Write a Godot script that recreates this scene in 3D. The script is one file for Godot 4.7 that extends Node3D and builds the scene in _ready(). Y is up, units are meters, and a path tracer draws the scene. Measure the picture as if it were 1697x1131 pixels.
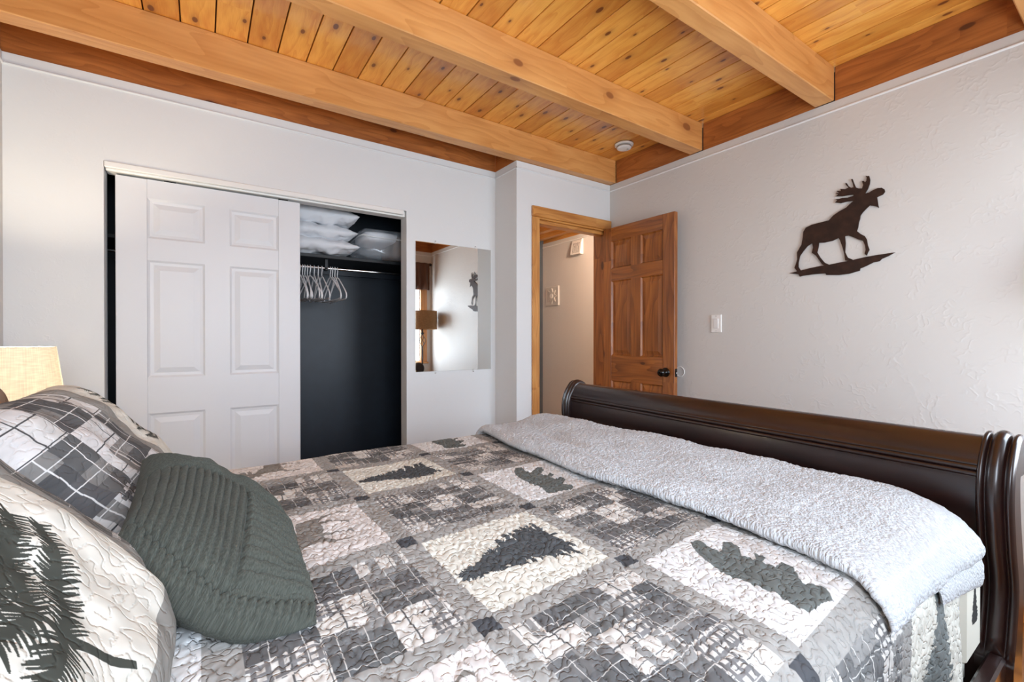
extends Node3D
# A bedroom with a plank ceiling. Axes: +x runs along the closet wall towards the wall with the moose, -z runs from the window wall to the closet wall.

const WALL_RIGHT := 2.77      # plane of the wall with the moose
const WALL_BACK := -2.90      # plane of the closet wall
const WALL_DOOR := -2.62      # plane of the wall with the doorway
const JOG := 1.833            # the short wall between them
const WALL_LEFT := -0.72      # headboard wall
const WALL_FRONT := 0.36      # window wall behind the camera
const TOP := 2.421            # top of the walls
const DECK := 2.606           # underside of the planks
const BEAD := 2.372

var rng := RandomNumberGenerator.new()
var M := {}
var names := {}

func _ready() -> void:
	rng.seed = 11
	set_view_and_light()
	make_materials()
	build_walls()
	build_ceiling()
	build_floor()
	build_hall()
	build_window()
	build_closet()
	build_doorway()
	build_bed()
	build_bedding()
	build_pillows()
	build_wall_things()
	build_closet_things()
	build_lamps()

# ------------------------------------------------------------------ camera, sky, lights
func set_view_and_light() -> void:
	var cam := Camera3D.new()
	cam.name = "camera"
	cam.fov = rad_to_deg(2.0 * atan(565.5 / 750.0))
	cam.near = 0.02
	cam.position = Vector3(0, 1.16, 0)
	cam.rotation_degrees = Vector3(-0.267, -34.4, 0)
	add_child(cam)
	cam.current = true
	var env := Environment.new()
	env.background_mode = Environment.BG_SKY
	var sky := Sky.new()
	var sm := ProceduralSkyMaterial.new()
	sm.sky_top_color = Color(0.50, 0.66, 0.90)
	sm.sky_horizon_color = Color(0.86, 0.90, 0.96)
	sm.ground_bottom_color = Color(0.45, 0.44, 0.40)
	sm.ground_horizon_color = Color(0.75, 0.76, 0.76)
	sm.energy_multiplier = 2.2
	sky.sky_material = sm
	env.sky = sky
	env.tonemap_mode = Environment.TONE_MAPPER_LINEAR
	env.tonemap_exposure = 1.1
	env.sdfgi_enabled = true
	env.ssao_enabled = true
	env.ssil_enabled = true
	var we := WorldEnvironment.new()
	we.name = "environment"
	we.environment = env
	add_child(we)
	var sun := DirectionalLight3D.new()
	sun.name = "sun"
	sun.light_color = Color(1.0, 0.95, 0.86)
	sun.light_energy = 5.0
	sun.light_angular_distance = 0.6
	sun.shadow_enabled = true
	add_child(sun)
	sun.look_at_from_position(Vector3.ZERO, Vector3(0.20, -1.25, -0.42))
	# daylight of the two windows in the wall behind the camera
	for q in [["window_daylight", 2.10, 1.36, 1.0, 1.02, 4.1], ["bedside_window_daylight", 0.20, 1.46, 1.2, 0.95, 4.1]]:
		var a := AreaLight3D.new()
		a.name = q[0]
		a.area_size = Vector2(q[3], q[4])
		a.light_color = Color(0.89, 0.945, 1.0)
		a.light_energy = q[5]
		a.shadow_enabled = true
		a.position = Vector3(q[1], q[2], 0.40)
		add_child(a)

# ------------------------------------------------------------------ small helpers
func numbered(n: String) -> String:
	var k: int = names.get(n, 0)
	names[n] = k + 1
	return n if k == 0 else "%s_%03d" % [n, k]

func thing(called: String, label: String, category: String, at := Vector3.ZERO, group := "") -> Node3D:
	var o := Node3D.new()
	o.name = numbered(called)
	add_child(o)
	o.position = at
	tag(o, label, category, group)
	return o

func tag(o: Node, label: String, category: String, group := "") -> void:
	o.set_meta("label", label)
	if category: o.set_meta("category", category)
	if group: o.set_meta("group", group)

func setting(called: String, label: String, at := Vector3.ZERO) -> Node3D:
	var o := Node3D.new()
	o.name = numbered(called)
	add_child(o)
	o.position = at
	o.set_meta("kind", "structure")
	o.set_meta("label", label)
	return o

func obj(called: String, mesh: Mesh, m: Material, parent: Node = null, at := Vector3.ZERO, turn := Vector3.ZERO) -> MeshInstance3D:
	var o := MeshInstance3D.new()
	o.name = called if parent else numbered(called)
	o.mesh = mesh
	o.material_override = m
	o.position = at
	o.rotation_degrees = turn
	if parent: parent.add_child(o, true)
	else: add_child(o)
	return o

func st_new() -> SurfaceTool:
	var st := SurfaceTool.new()
	st.begin(Mesh.PRIMITIVE_TRIANGLES)
	return st

# a flat convex polygon that faces along «out»
func face(st: SurfaceTool, p: Array, out: Vector3, uv: Array = []) -> void:
	var a: Vector3 = p[0]
	var n := Vector3.ZERO
	for i in range(1, p.size() - 1):
		n += (p[i + 1] - a).cross(p[i] - a)
	n = n.normalized()
	var order := range(p.size())
	if n.dot(out) < 0.0:
		n = -n
		order.reverse()
	for i in range(1, p.size() - 1):
		for k in [order[0], order[i], order[i + 1]]:
			st.set_normal(n)
			st.set_uv(uv[k] if uv.size() else flat_uv(p[k], n))
			st.add_vertex(p[k])

func flat_uv(q: Vector3, n: Vector3) -> Vector2:
	var a := n.abs()
	if a.y >= a.x and a.y >= a.z: return Vector2(q.x, q.z)
	if a.x >= a.z: return Vector2(q.z, -q.y)
	return Vector2(q.x, -q.y)

# a box with chamfered edges; u runs along its longest side, «slip» moves the grain
func add_box(st: SurfaceTool, c: Vector3, s: Vector3, b := 0.002, slip := Vector2.ZERO) -> void:
	var h := s * 0.5
	b = minf(b, minf(h.x, minf(h.y, h.z)) * 0.8)
	var lng := 0
	if s.y >= s.x and s.y >= s.z: lng = 1
	elif s.z >= s.x and s.z >= s.y: lng = 2
	for ax in 3:
		var i1 := (ax + 1) % 3
		var i2 := (ax + 2) % 3
		if i2 == lng:
			var t := i1
			i1 = i2
			i2 = t
		for sg in [-1.0, 1.0]:
			var out := Vector3.ZERO
			out[ax] = sg
			var p := []
			var uv := []
			for q in [[-1, -1], [1, -1], [1, 1], [-1, 1]]:
				var v := Vector3.ZERO
				v[ax] = sg * h[ax]
				v[i1] = q[0] * (h[i1] - b)
				v[i2] = q[1] * (h[i2] - b)
				p.append(c + v)
				uv.append(Vector2(v[i1] + h[i1], v[i2] + h[i2]) + slip)
			face(st, p, out, uv)
	if b <= 0.0: return
	for ax in 3:
		var i1 := (ax + 1) % 3
		var i2 := (ax + 2) % 3
		for s1 in [-1.0, 1.0]:
			for s2 in [-1.0, 1.0]:
				var p := []
				var uv := []
				var out := Vector3.ZERO
				out[i1] = s1
				out[i2] = s2
				for e in [[-1.0, 0], [1.0, 0], [1.0, 1], [-1.0, 1]]:
					var v := Vector3.ZERO
					v[ax] = e[0] * (h[ax] - b)
					v[i1] = s1 * (h[i1] - (b if e[1] == 1 else 0.0))
					v[i2] = s2 * (h[i2] - (0.0 if e[1] == 1 else b))
					p.append(c + v)
					uv.append((Vector2(v[ax] + h[ax], v[i1] + h[i1]) if ax == lng else Vector2(v[lng] + h[lng], v[ax])) + slip)
				face(st, p, out, uv)
	for sx in [-1.0, 1.0]:
		for sy in [-1.0, 1.0]:
			for sz in [-1.0, 1.0]:
				var g := Vector3(sx, sy, sz)
				var k := g * h
				face(st, [c + k - Vector3(0, sy * b, sz * b), c + k - Vector3(sx * b, 0, sz * b), c + k - Vector3(sx * b, sy * b, 0)], g)

func box(s: Vector3, b := 0.002, slip := Vector2.ZERO) -> ArrayMesh:
	var st := st_new()
	add_box(st, Vector3.ZERO, s, b, slip)
	return st.commit()

# box between two corners, given in the parent's axes
func box_at(called: String, lo: Vector3, hi: Vector3, m: Material, parent: Node = null, b := 0.002) -> MeshInstance3D:
	return obj(called, box((hi - lo).abs(), b, Vector2(rng.randf() * 2.0, rng.randf())), m, parent, (lo + hi) * 0.5)

# smooth grid of (nu+1) x (nv+1) points; it faces du x dv when «flip» is false
func grid_arrays(nu: int, nv: int, pos: PackedVector3Array, uv: PackedVector2Array, uv2: PackedVector2Array, flip := false, wrap := false) -> Array:
	var w := nu + 1
	var nor := PackedVector3Array()
	nor.resize(pos.size())
	for j in nv + 1:
		var j0 := maxi(j - 1, 0)
		var j1 := mini(j + 1, nv)
		for i in w:
			var i0 := i - 1
			var i1 := i + 1
			if wrap:
				if i0 < 0: i0 = nu - 1
				if i1 > nu: i1 = 1
			else:
				i0 = maxi(i0, 0)
				i1 = mini(i1, nu)
			var n := (pos[j * w + i1] - pos[j * w + i0]).cross(pos[j1 * w + i] - pos[j0 * w + i])
			n = n.normalized() if n.length_squared() > 1e-20 else Vector3.UP
			nor[j * w + i] = -n if flip else n
	var idx := PackedInt32Array()
	idx.resize(nu * nv * 6)
	var k := 0
	for j in nv:
		for i in nu:
			var a := j * w + i
			var b := a + 1
			var c := a + w
			var d := c + 1
			if flip:
				idx[k] = a; idx[k + 1] = b; idx[k + 2] = c
				idx[k + 3] = b; idx[k + 4] = d; idx[k + 5] = c
			else:
				idx[k] = a; idx[k + 1] = c; idx[k + 2] = b
				idx[k + 3] = b; idx[k + 4] = c; idx[k + 5] = d
			k += 6
	var arr := []
	arr.resize(Mesh.ARRAY_MAX)
	arr[Mesh.ARRAY_VERTEX] = pos
	arr[Mesh.ARRAY_NORMAL] = nor
	arr[Mesh.ARRAY_TEX_UV] = uv
	if uv2.size(): arr[Mesh.ARRAY_TEX_UV2] = uv2
	arr[Mesh.ARRAY_INDEX] = idx
	return arr

func mesh_of(list: Array) -> ArrayMesh:
	var m := ArrayMesh.new()
	for a in list:
		m.add_surface_from_arrays(Mesh.PRIMITIVE_TRIANGLES, a)
	return m

# joins surfaces so that one material override covers a single surface
func joined(list: Array) -> ArrayMesh:
	if list.size() == 1: return mesh_of(list)
	var pos := PackedVector3Array()
	var nor := PackedVector3Array()
	var uv := PackedVector2Array()
	var uv2 := PackedVector2Array()
	var idx := PackedInt32Array()
	for a in list:
		var base := pos.size()
		pos.append_array(a[Mesh.ARRAY_VERTEX])
		nor.append_array(a[Mesh.ARRAY_NORMAL])
		uv.append_array(a[Mesh.ARRAY_TEX_UV])
		if a[Mesh.ARRAY_TEX_UV2] != null: uv2.append_array(a[Mesh.ARRAY_TEX_UV2])
		var from: PackedInt32Array = a[Mesh.ARRAY_INDEX]
		for q in from: idx.append(q + base)
	var arr := []
	arr.resize(Mesh.ARRAY_MAX)
	arr[Mesh.ARRAY_VERTEX] = pos
	arr[Mesh.ARRAY_NORMAL] = nor
	arr[Mesh.ARRAY_TEX_UV] = uv
	if uv2.size() == pos.size(): arr[Mesh.ARRAY_TEX_UV2] = uv2
	arr[Mesh.ARRAY_INDEX] = idx
	return mesh_of([arr])

# turned shape: profile of Vector2(radius, y) from bottom to top
func lathe(prof: Array, seg := 40) -> ArrayMesh:
	var pos := PackedVector3Array()
	var uv := PackedVector2Array()
	for j in prof.size():
		for i in seg + 1:
			var a := TAU * i / seg
			pos.append(Vector3(cos(a) * prof[j].x, prof[j].y, sin(a) * prof[j].x))
			uv.append(Vector2(float(i) / seg, float(j) / maxf(1.0, prof.size() - 1)))
	return mesh_of([grid_arrays(seg, prof.size() - 1, pos, uv, PackedVector2Array(), true, true)])

# round bar along a path, ends closed
func tube(path: Array, r: float, seg := 8, closed := false) -> ArrayMesh:
	return mesh_of([tube_arrays(path, r, seg, closed)])

func tube_arrays(path: Array, r: float, seg := 8, closed := false) -> Array:
	var pos := PackedVector3Array()
	var uv := PackedVector2Array()
	var n := path.size()
	var side := Vector3.ZERO
	var rows := []
	for j in n:
		var a: Vector3 = path[maxi(j - 1, 0)]
		var b: Vector3 = path[mini(j + 1, n - 1)]
		if closed:
			a = path[(j - 1 + n - 1) % (n - 1)] if j == 0 else path[j - 1]
			b = path[1] if j == n - 1 else path[j + 1]
		var d := (b - a).normalized()
		if side == Vector3.ZERO:
			side = d.cross(Vector3.UP if absf(d.y) < 0.9 else Vector3.RIGHT).normalized()
		side = (side - d * side.dot(d)).normalized()
		rows.append([path[j], side, d.cross(side)])
	if not closed: rows.push_front([rows[0][0], Vector3.ZERO, Vector3.ZERO])
	if not closed: rows.append([rows[-1][0], Vector3.ZERO, Vector3.ZERO])
	for j in rows.size():
		for i in seg + 1:
			var t := TAU * i / seg
			var q = rows[j]
			var off: Vector3 = q[1] * cos(t) + q[2] * sin(t)
			pos.append(q[0] + off * r)
			uv.append(Vector2(float(i) / seg, float(j)))
	return grid_arrays(seg, rows.size() - 1, pos, uv, PackedVector2Array(), false, true)

# polygon in x-y pushed out along z from 0 to «deep»
func extrude(poly: PackedVector2Array, deep: float) -> ArrayMesh:
	var st := st_new()
	add_extrude(st, poly, deep)
	return st.commit()

func add_extrude(st: SurfaceTool, poly: PackedVector2Array, deep: float) -> void:
	var t := Geometry2D.triangulate_polygon(poly)
	for i in range(0, t.size(), 3):
		for z in [0.0, deep]:
			var p := []
			for k in 3: p.append(Vector3(poly[t[i + k]].x, poly[t[i + k]].y, z))
			face(st, p, Vector3(0, 0, -1.0 if z == 0.0 else 1.0))
	var cw := Geometry2D.is_polygon_clockwise(poly)
	for i in poly.size():
		var a := poly[i]
		var b := poly[(i + 1) % poly.size()]
		var e := b - a
		var out := Vector3(e.y, -e.x, 0)
		# screen convention of Geometry2D has y down
		if not cw: out = out
		face(st, [Vector3(a.x, a.y, 0), Vector3(b.x, b.y, 0), Vector3(b.x, b.y, deep), Vector3(a.x, a.y, deep)], side_out(poly, a, b, out))

func side_out(poly: PackedVector2Array, a: Vector2, b: Vector2, out: Vector3) -> Vector3:
	var m := (a + b) * 0.5
	var o := Vector2(out.x, out.y).normalized() * 0.0004
	return -out if Geometry2D.is_point_in_polygon(m + o, poly) else out

# smooth profile (x, y) pushed along z between z0 and z1, with flat ends
func profile_bar(prof: PackedVector2Array, z0: float, z1: float, uvs := 1.0) -> ArrayMesh:
	var n := prof.size()
	var pos := PackedVector3Array()
	var uv := PackedVector2Array()
	var run := 0.0
	for i in n + 1:
		if i > 0: run += prof[i % n].distance_to(prof[i - 1])
		pos.append(Vector3(prof[i % n].x, prof[i % n].y, z0))
		uv.append(Vector2(z0, run) * uvs)
	run = 0.0
	for i in n + 1:
		if i > 0: run += prof[i % n].distance_to(prof[i - 1])
		pos.append(Vector3(prof[i % n].x, prof[i % n].y, z1))
		uv.append(Vector2(z1, run) * uvs)
	var inside := is_ccw(prof)
	var a := grid_arrays(n, 1, pos, uv, PackedVector2Array(), not inside, true)
	# ends
	var t := Geometry2D.triangulate_polygon(prof)
	var st := st_new()
	for i in range(0, t.size(), 3):
		for z in [z0, z1]:
			var p := []
			for k in 3: p.append(Vector3(prof[t[i + k]].x, prof[t[i + k]].y, z))
			face(st, p, Vector3(0, 0, -1.0 if z == minf(z0, z1) else 1.0))
	st.index()
	var caps := st.commit_to_arrays()
	return joined([a, caps])

func is_ccw(p: PackedVector2Array) -> bool:
	var s := 0.0
	for i in p.size():
		var a := p[i]
		var b := p[(i + 1) % p.size()]
		s += a.x * b.y - b.x * a.y
	return s > 0.0

# raised door panel: nested rectangles, «steps» of Vector2(inset, height); centred, faces +z
func panel(w: float, h: float, steps: Array) -> ArrayMesh:
	var st := st_new()
	var prev: Array = []
	for s in steps:
		var x: float = w * 0.5 - s.x
		var y: float = h * 0.5 - s.x
		var cur := [Vector3(-x, -y, s.y), Vector3(x, -y, s.y), Vector3(x, y, s.y), Vector3(-x, y, s.y)]
		if prev.size():
			for k in 4:
				var q := (k + 1) % 4
				face(st, [prev[k], prev[q], cur[q], cur[k]], Vector3(0, 0, 1), [panel_uv(prev[k]), panel_uv(prev[q]), panel_uv(cur[q]), panel_uv(cur[k])])
		prev = cur
	face(st, prev, Vector3(0, 0, 1), [panel_uv(prev[0]), panel_uv(prev[1]), panel_uv(prev[2]), panel_uv(prev[3])])
	return st.commit()

func panel_uv(p: Vector3) -> Vector2:
	return Vector2(p.y + 1.0, p.x)

# ------------------------------------------------------------------ textures and materials
func noise(sd: int, freq: float, octaves := 3) -> FastNoiseLite:
	var n := FastNoiseLite.new()
	n.seed = sd
	n.noise_type = FastNoiseLite.TYPE_SIMPLEX_SMOOTH
	n.frequency = freq
	n.fractal_type = FastNoiseLite.FRACTAL_FBM if octaves > 1 else FastNoiseLite.FRACTAL_NONE
	n.fractal_octaves = octaves
	return n

func tex(im: Image) -> ImageTexture:
	return ImageTexture.create_from_image(im)

func tone(b: PackedByteArray, k: int, c: Color) -> void:
	b[k] = clampi(int(c.r * 255.0), 0, 255)
	b[k + 1] = clampi(int(c.g * 255.0), 0, 255)
	b[k + 2] = clampi(int(c.b * 255.0), 0, 255)

# boards: u along the grain. «knots» holds [u, v, size] in texture shares
func wood(w: int, h: int, sd: int, pale: Color, deep: Color, knot: Color, knots: Array, lines := 7.0, contrast := 1.0) -> ImageTexture:
	var n1 := noise(sd, 1.0, 2)
	var n2 := noise(sd + 5, 1.0, 1)
	var b := PackedByteArray()
	b.resize(w * h * 3)
	var asp := float(w) / h
	var kx := PackedFloat32Array()
	var ky := PackedFloat32Array()
	var kr := PackedFloat32Array()
	for q in knots:
		kx.append(q[0] * w)
		ky.append(q[1] * h)
		kr.append(q[2] * h)
	for x in w:
		var u := float(x) / h
		var near := []
		for q in kx.size():
			if absf(x - kx[q]) < kr[q] * 7.0: near.append(q)
		for y in h:
			var v := float(y) / h
			var bend := 0.0
			var dark := 0.0
			for q in near:
				var dx := (x - kx[q]) / kr[q]
				var dy := (y - ky[q]) / kr[q]
				var dd := dx * dx * 0.30 + dy * dy
				bend += signf(dy) * 0.10 * exp(-dd * 0.22)
				dark = maxf(dark, clampf(1.9 - 1.6 * (dx * dx * 0.42 + dy * dy), 0.0, 1.0))
				dark = maxf(dark, 0.35 * exp(-dd * 0.35))
			var g := n1.get_noise_2d(u * 0.55, v * 2.0)
			var ring := (v + bend + g * 0.35) * lines
			ring = ring - floorf(ring)
			var s := ring * ring * 0.55 + 0.22 * (1.0 + 0.9 * n2.get_noise_2d(u * 2.2, v * 22.0)) + g * 0.45
			s = clampf(s * contrast, 0.0, 1.0)
			var c := pale.lerp(deep, s)
			if dark > 0.0: c = c.lerp(knot, dark * 0.85)
			tone(b, (y * w + x) * 3, c)
	return tex(Image.create_from_data(w, h, false, Image.FORMAT_RGB8, b))

func random_knots(sd: int, n: int, size: float) -> Array:
	var r := RandomNumberGenerator.new()
	r.seed = sd
	var out := []
	for k in n:
		out.append([(k + r.randf_range(0.1, 0.9)) / n, r.randf_range(0.15, 0.85), size * r.randf_range(0.45, 1.15)])
	return out

func grey_noise(sz: int, sd: int, freq: float, octaves: int, lo: float, hi: float, kind := 0) -> ImageTexture:
	var n := noise(sd, freq, octaves)
	if kind == 1:
		n.noise_type = FastNoiseLite.TYPE_CELLULAR
		n.cellular_return_type = FastNoiseLite.RETURN_DISTANCE
	var im := n.get_seamless_image(sz, sz)
	im.convert(Image.FORMAT_L8)
	if lo != 0.0 or hi != 1.0:
		var d := im.get_data()
		for i in d.size(): d[i] = int((lo + (hi - lo) * d[i] / 255.0) * 255.0)
		im = Image.create_from_data(sz, sz, false, Image.FORMAT_L8, d)
	im.convert(Image.FORMAT_RGB8)
	return tex(im)

func mat(c: Color, rough := 0.6, metal := 0.0, spec := 0.5) -> StandardMaterial3D:
	var m := StandardMaterial3D.new()
	m.albedo_color = c
	m.roughness = rough
	m.metallic = metal
	m.metallic_specular = spec
	return m

func relief(m: StandardMaterial3D, t: Texture2D, cm: float) -> StandardMaterial3D:
	m.heightmap_enabled = true
	m.heightmap_texture = t
	m.heightmap_scale = cm
	return m

func world_map(m: StandardMaterial3D, s: float) -> StandardMaterial3D:
	m.uv1_triplanar = true
	m.uv1_world_triplanar = true
	m.uv1_scale = Vector3.ONE * s
	return m

func lacquer(m: StandardMaterial3D, share: float, rough: float) -> StandardMaterial3D:
	m.clearcoat_enabled = true
	m.clearcoat = share
	m.clearcoat_roughness = rough
	return m

var quilt_height := PackedFloat32Array()
const QN := 512
const QTILE := 0.34

func make_materials() -> void:
	# paint
	var skip := trowel_texture()
	M.paint = relief(world_map(mat(Color(0.815, 0.80, 0.78), 0.55, 0.0, 0.4), 0.8), skip, 0.2)
	M.paint_smooth = relief(world_map(mat(Color(0.875, 0.875, 0.87), 0.5, 0.0, 0.4), 1.3), skip, 0.07)
	M.white = mat(Color(0.90, 0.89, 0.88), 0.38)
	M.door_white = mat(Color(0.865, 0.862, 0.865), 0.42)
	M.track_white = mat(Color(0.92, 0.91, 0.89), 0.4)
	M.navy = world_map(mat(Color(0.095, 0.135, 0.18), 0.45), 1.0)
	M.navy.albedo_texture = grey_noise(256, 3, 0.03, 3, 0.86, 1.0)
	M.shelf_dark = mat(Color(0.07, 0.075, 0.085), 0.5)
	M.slate = mat(Color(0.30, 0.33, 0.36), 0.55)
	# timber
	M.plank = []
	for k in 5:
		var t := wood(1536, 96, 20 + k * 7, Color(0.97, 0.715, 0.335), Color(0.87, 0.55, 0.205), Color(0.40, 0.19, 0.07), random_knots(50 + k, 9, 0.085), 2.0, 0.8)
		for q in 2:
			var m := mat(Color(1.0, 1.0, 1.0) if q == 0 else Color(0.91, 0.86, 0.80), 0.42)
			m.albedo_texture = t
			lacquer(m, 0.8, 0.16)
			M.plank.append(m)
	M.groove = mat(Color(0.22, 0.10, 0.035), 0.8)
	M.beam = []
	for k in 2:
		var t := wood(1536, 192, 81 + k * 9, Color(0.86, 0.62, 0.36), Color(0.75, 0.49, 0.24), Color(0.52, 0.30, 0.15), random_knots(90 + k, 6, 0.06), 4.0, 0.8)
		var m := mat(Color(1, 1, 1), 0.5)
		m.albedo_texture = t
		m.uv1_scale = Vector3(0.27, 2.4, 1)
		lacquer(m, 0.35, 0.25)
		M.beam.append(m)
	var bt := wood(1024, 160, 140, Color(0.70, 0.42, 0.19), Color(0.53, 0.29, 0.105), Color(0.30, 0.14, 0.05), random_knots(141, 5, 0.045), 5.0, 0.9)
	M.blocking = mat(Color(1, 1, 1), 0.5)
	M.blocking.albedo_texture = bt
	M.blocking.uv1_scale = Vector3(0.42, 4.0, 1)
	lacquer(M.blocking, 0.35, 0.25)
	var dt := wood(768, 256, 170, Color(0.66, 0.40, 0.17), Color(0.43, 0.225, 0.075), Color(0.27, 0.12, 0.05), random_knots(171, 3, 0.05), 5.0, 0.9)
	M.door_wood = mat(Color(1, 1, 1), 0.42)
	M.door_wood.albedo_texture = dt
	M.door_wood.uv1_scale = Vector3(0.55, 2.6, 1)
	lacquer(M.door_wood, 0.5, 0.2)
	var ct := wood(768, 128, 190, Color(0.84, 0.60, 0.32), Color(0.66, 0.40, 0.16), Color(0.34, 0.18, 0.08), random_knots(191, 2, 0.08), 3.0, 0.9)
	M.casing = mat(Color(1, 1, 1), 0.45)
	M.casing.albedo_texture = ct
	M.casing.uv1_scale = Vector3(0.45, 5.0, 1)
	lacquer(M.casing, 0.4, 0.22)
	M.floor_board = []
	for k in 2:
		var m := mat(Color(0.82, 0.80, 0.80) if k == 0 else Color(0.72, 0.69, 0.68), 0.4)
		m.albedo_texture = ct
		m.uv1_scale = Vector3(0.4, 3.0, 1)
		lacquer(m, 0.5, 0.2)
		M.floor_board.append(m)
	var mt := wood(768, 192, 210, Color(0.155, 0.074, 0.060), Color(0.095, 0.044, 0.038), Color(0.10, 0.05, 0.04), [], 5.0, 0.9)
	M.mahogany = mat(Color(1, 1, 1), 0.36)
	M.mahogany.albedo_texture = mt
	M.mahogany.uv1_scale = Vector3(0.6, 2.0, 1)
	lacquer(M.mahogany, 0.7, 0.17)
	# metals, plastics, glass
	M.black = mat(Color(0.03, 0.03, 0.032), 0.2, 0.0)
	M.iron = mat(Color(0.10, 0.085, 0.075), 0.5, 0.6)
	M.rust = world_map(mat(Color(0.26, 0.165, 0.12), 0.62, 0.35), 3.0)
	M.rust.albedo_texture = grey_noise(256, 33, 0.02, 4, 0.62, 1.0)
	M.chrome = mat(Color(0.85, 0.85, 0.85), 0.2, 1.0)
	M.mirror = mat(Color(0.93, 0.94, 0.935), 0.015, 1.0)
	M.plastic = mat(Color(0.93, 0.92, 0.90), 0.35)
	M.plastic_dim = mat(Color(0.72, 0.71, 0.69), 0.4)
	M.hanger = mat(Color(0.92, 0.91, 0.91), 0.35)
	M.clear = mat(Color(1, 1, 1, 0.10), 0.06)
	M.clear.transparency = BaseMaterial3D.TRANSPARENCY_ALPHA
	M.pane = mat(Color(0.9, 0.95, 1.0, 0.06), 0.02)
	M.pane.transparency = BaseMaterial3D.TRANSPARENCY_ALPHA
	M.film = mat(Color(0.92, 0.95, 0.98, 0.22), 0.12)
	M.film.transparency = BaseMaterial3D.TRANSPARENCY_ALPHA
	M.ceramic = mat(Color(0.80, 0.78, 0.75), 0.4)
	# fabrics
	var weave := grey_noise(256, 61, 0.12, 2, 0.0, 1.0)
	M.linen_white = relief(mat(Color(0.90, 0.90, 0.91), 0.85), weave, 0.05)
	M.linen_white.uv1_scale = Vector3(6, 6, 1)
	make_quilt()
	make_pillow_prints()
	M.sheet = world_map(mat(Color(1, 1, 1), 0.85), 2.0)
	M.sheet.albedo_texture = tree_sheet()
	var fur := fleece_texture()
	M.fleece = relief(mat(Color(0.80, 0.81, 0.82), 0.95, 0.0, 0.2), fur, 0.6)
	M.fleece.uv1_scale = Vector3(5, 5, 1)
	M.fleece.rim_enabled = true
	M.fleece.rim = 0.5
	M.fleece.rim_tint = 0.3
	var cord := relief(mat(Color(0.345, 0.355, 0.325), 0.9, 0.0, 0.25), grey_noise(256, 71, 0.10, 3, 0.0, 1.0), 0.10)
	cord.uv1_scale = Vector3(7, 7, 1)
	cord.albedo_texture = grey_noise(256, 72, 0.05, 3, 0.72, 1.0)
	cord.rim_enabled = true
	cord.rim = 0.35
	cord.rim_tint = 0.6
	M.cord = cord
	M.curtain = relief(mat(Color(0.36, 0.24, 0.18), 0.9), weave, 0.08)
	M.curtain.uv1_scale = Vector3(10, 5, 1)
	M.shade = mat(Color(0.94, 0.93, 0.905), 0.9)
	M.shade.albedo_texture = linen_weave()
	M.shade.uv1_scale = Vector3(4, 1.4, 1)
	M.shade.backlight_enabled = true
	M.shade.backlight = Color(1.0, 0.99, 0.97)
	M.burlap = mat(Color(0.68, 0.52, 0.36), 0.9)
	M.burlap.albedo_texture = M.shade.albedo_texture
	M.burlap.uv1_scale = Vector3(4, 1.6, 1)
	M.burlap.backlight_enabled = true
	M.burlap.backlight = Color(0.5, 0.36, 0.22)

func trowel_texture() -> ImageTexture:
	# flat plaster with scattered ridges left by the knife
	var sz := 512
	var a := noise(4, 0.018, 2).get_seamless_image(sz, sz)
	var c := noise(9, 0.05, 2).get_seamless_image(sz, sz)
	a.convert(Image.FORMAT_L8)
	c.convert(Image.FORMAT_L8)
	var da := a.get_data()
	var dc := c.get_data()
	var o := PackedByteArray()
	o.resize(sz * sz)
	for i in sz * sz:
		var r := 1.0 - absf(dc[i] - 128.0) / 34.0
		var s := clampf((da[i] - 120.0) / 50.0, 0.0, 1.0)
		o[i] = int(90.0 + 90.0 * maxf(r, 0.0) * s + dc[i] * 0.18)
	return tex(Image.create_from_data(sz, sz, false, Image.FORMAT_L8, o))

func fleece_texture() -> ImageTexture:
	var sz := 512
	var n := noise(15, 0.075, 1)
	n.noise_type = FastNoiseLite.TYPE_CELLULAR
	n.cellular_return_type = FastNoiseLite.RETURN_DISTANCE
	n.domain_warp_enabled = true
	n.domain_warp_amplitude = 7.0
	n.domain_warp_frequency = 0.05
	var a := n.get_seamless_image(sz, sz)
	var c := noise(16, 0.22, 2).get_seamless_image(sz, sz)
	a.convert(Image.FORMAT_L8)
	c.convert(Image.FORMAT_L8)
	var da := a.get_data()
	var dc := c.get_data()
	for i in da.size(): da[i] = clampi(int((255 - da[i]) * 0.72 + dc[i] * 0.28), 0, 255)
	return tex(Image.create_from_data(sz, sz, false, Image.FORMAT_L8, da))

func linen_weave() -> ImageTexture:
	var sz := 256
	var n1 := noise(201, 1.0, 1)
	var b := PackedByteArray()
	b.resize(sz * sz * 3)
	for y in sz:
		for x in sz:
			var s := 0.90 + 0.07 * n1.get_noise_2d(x * 0.02, y * 0.45) + 0.07 * n1.get_noise_2d(x * 0.45 + 99.0, y * 0.02)
			var k := (y * sz + x) * 3
			b[k] = int(255 * minf(s, 1.0))
			b[k + 1] = int(253 * minf(s, 1.0))
			b[k + 2] = int(249 * minf(s, 1.0))
	return tex(Image.create_from_data(sz, sz, false, Image.FORMAT_RGB8, b))

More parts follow.
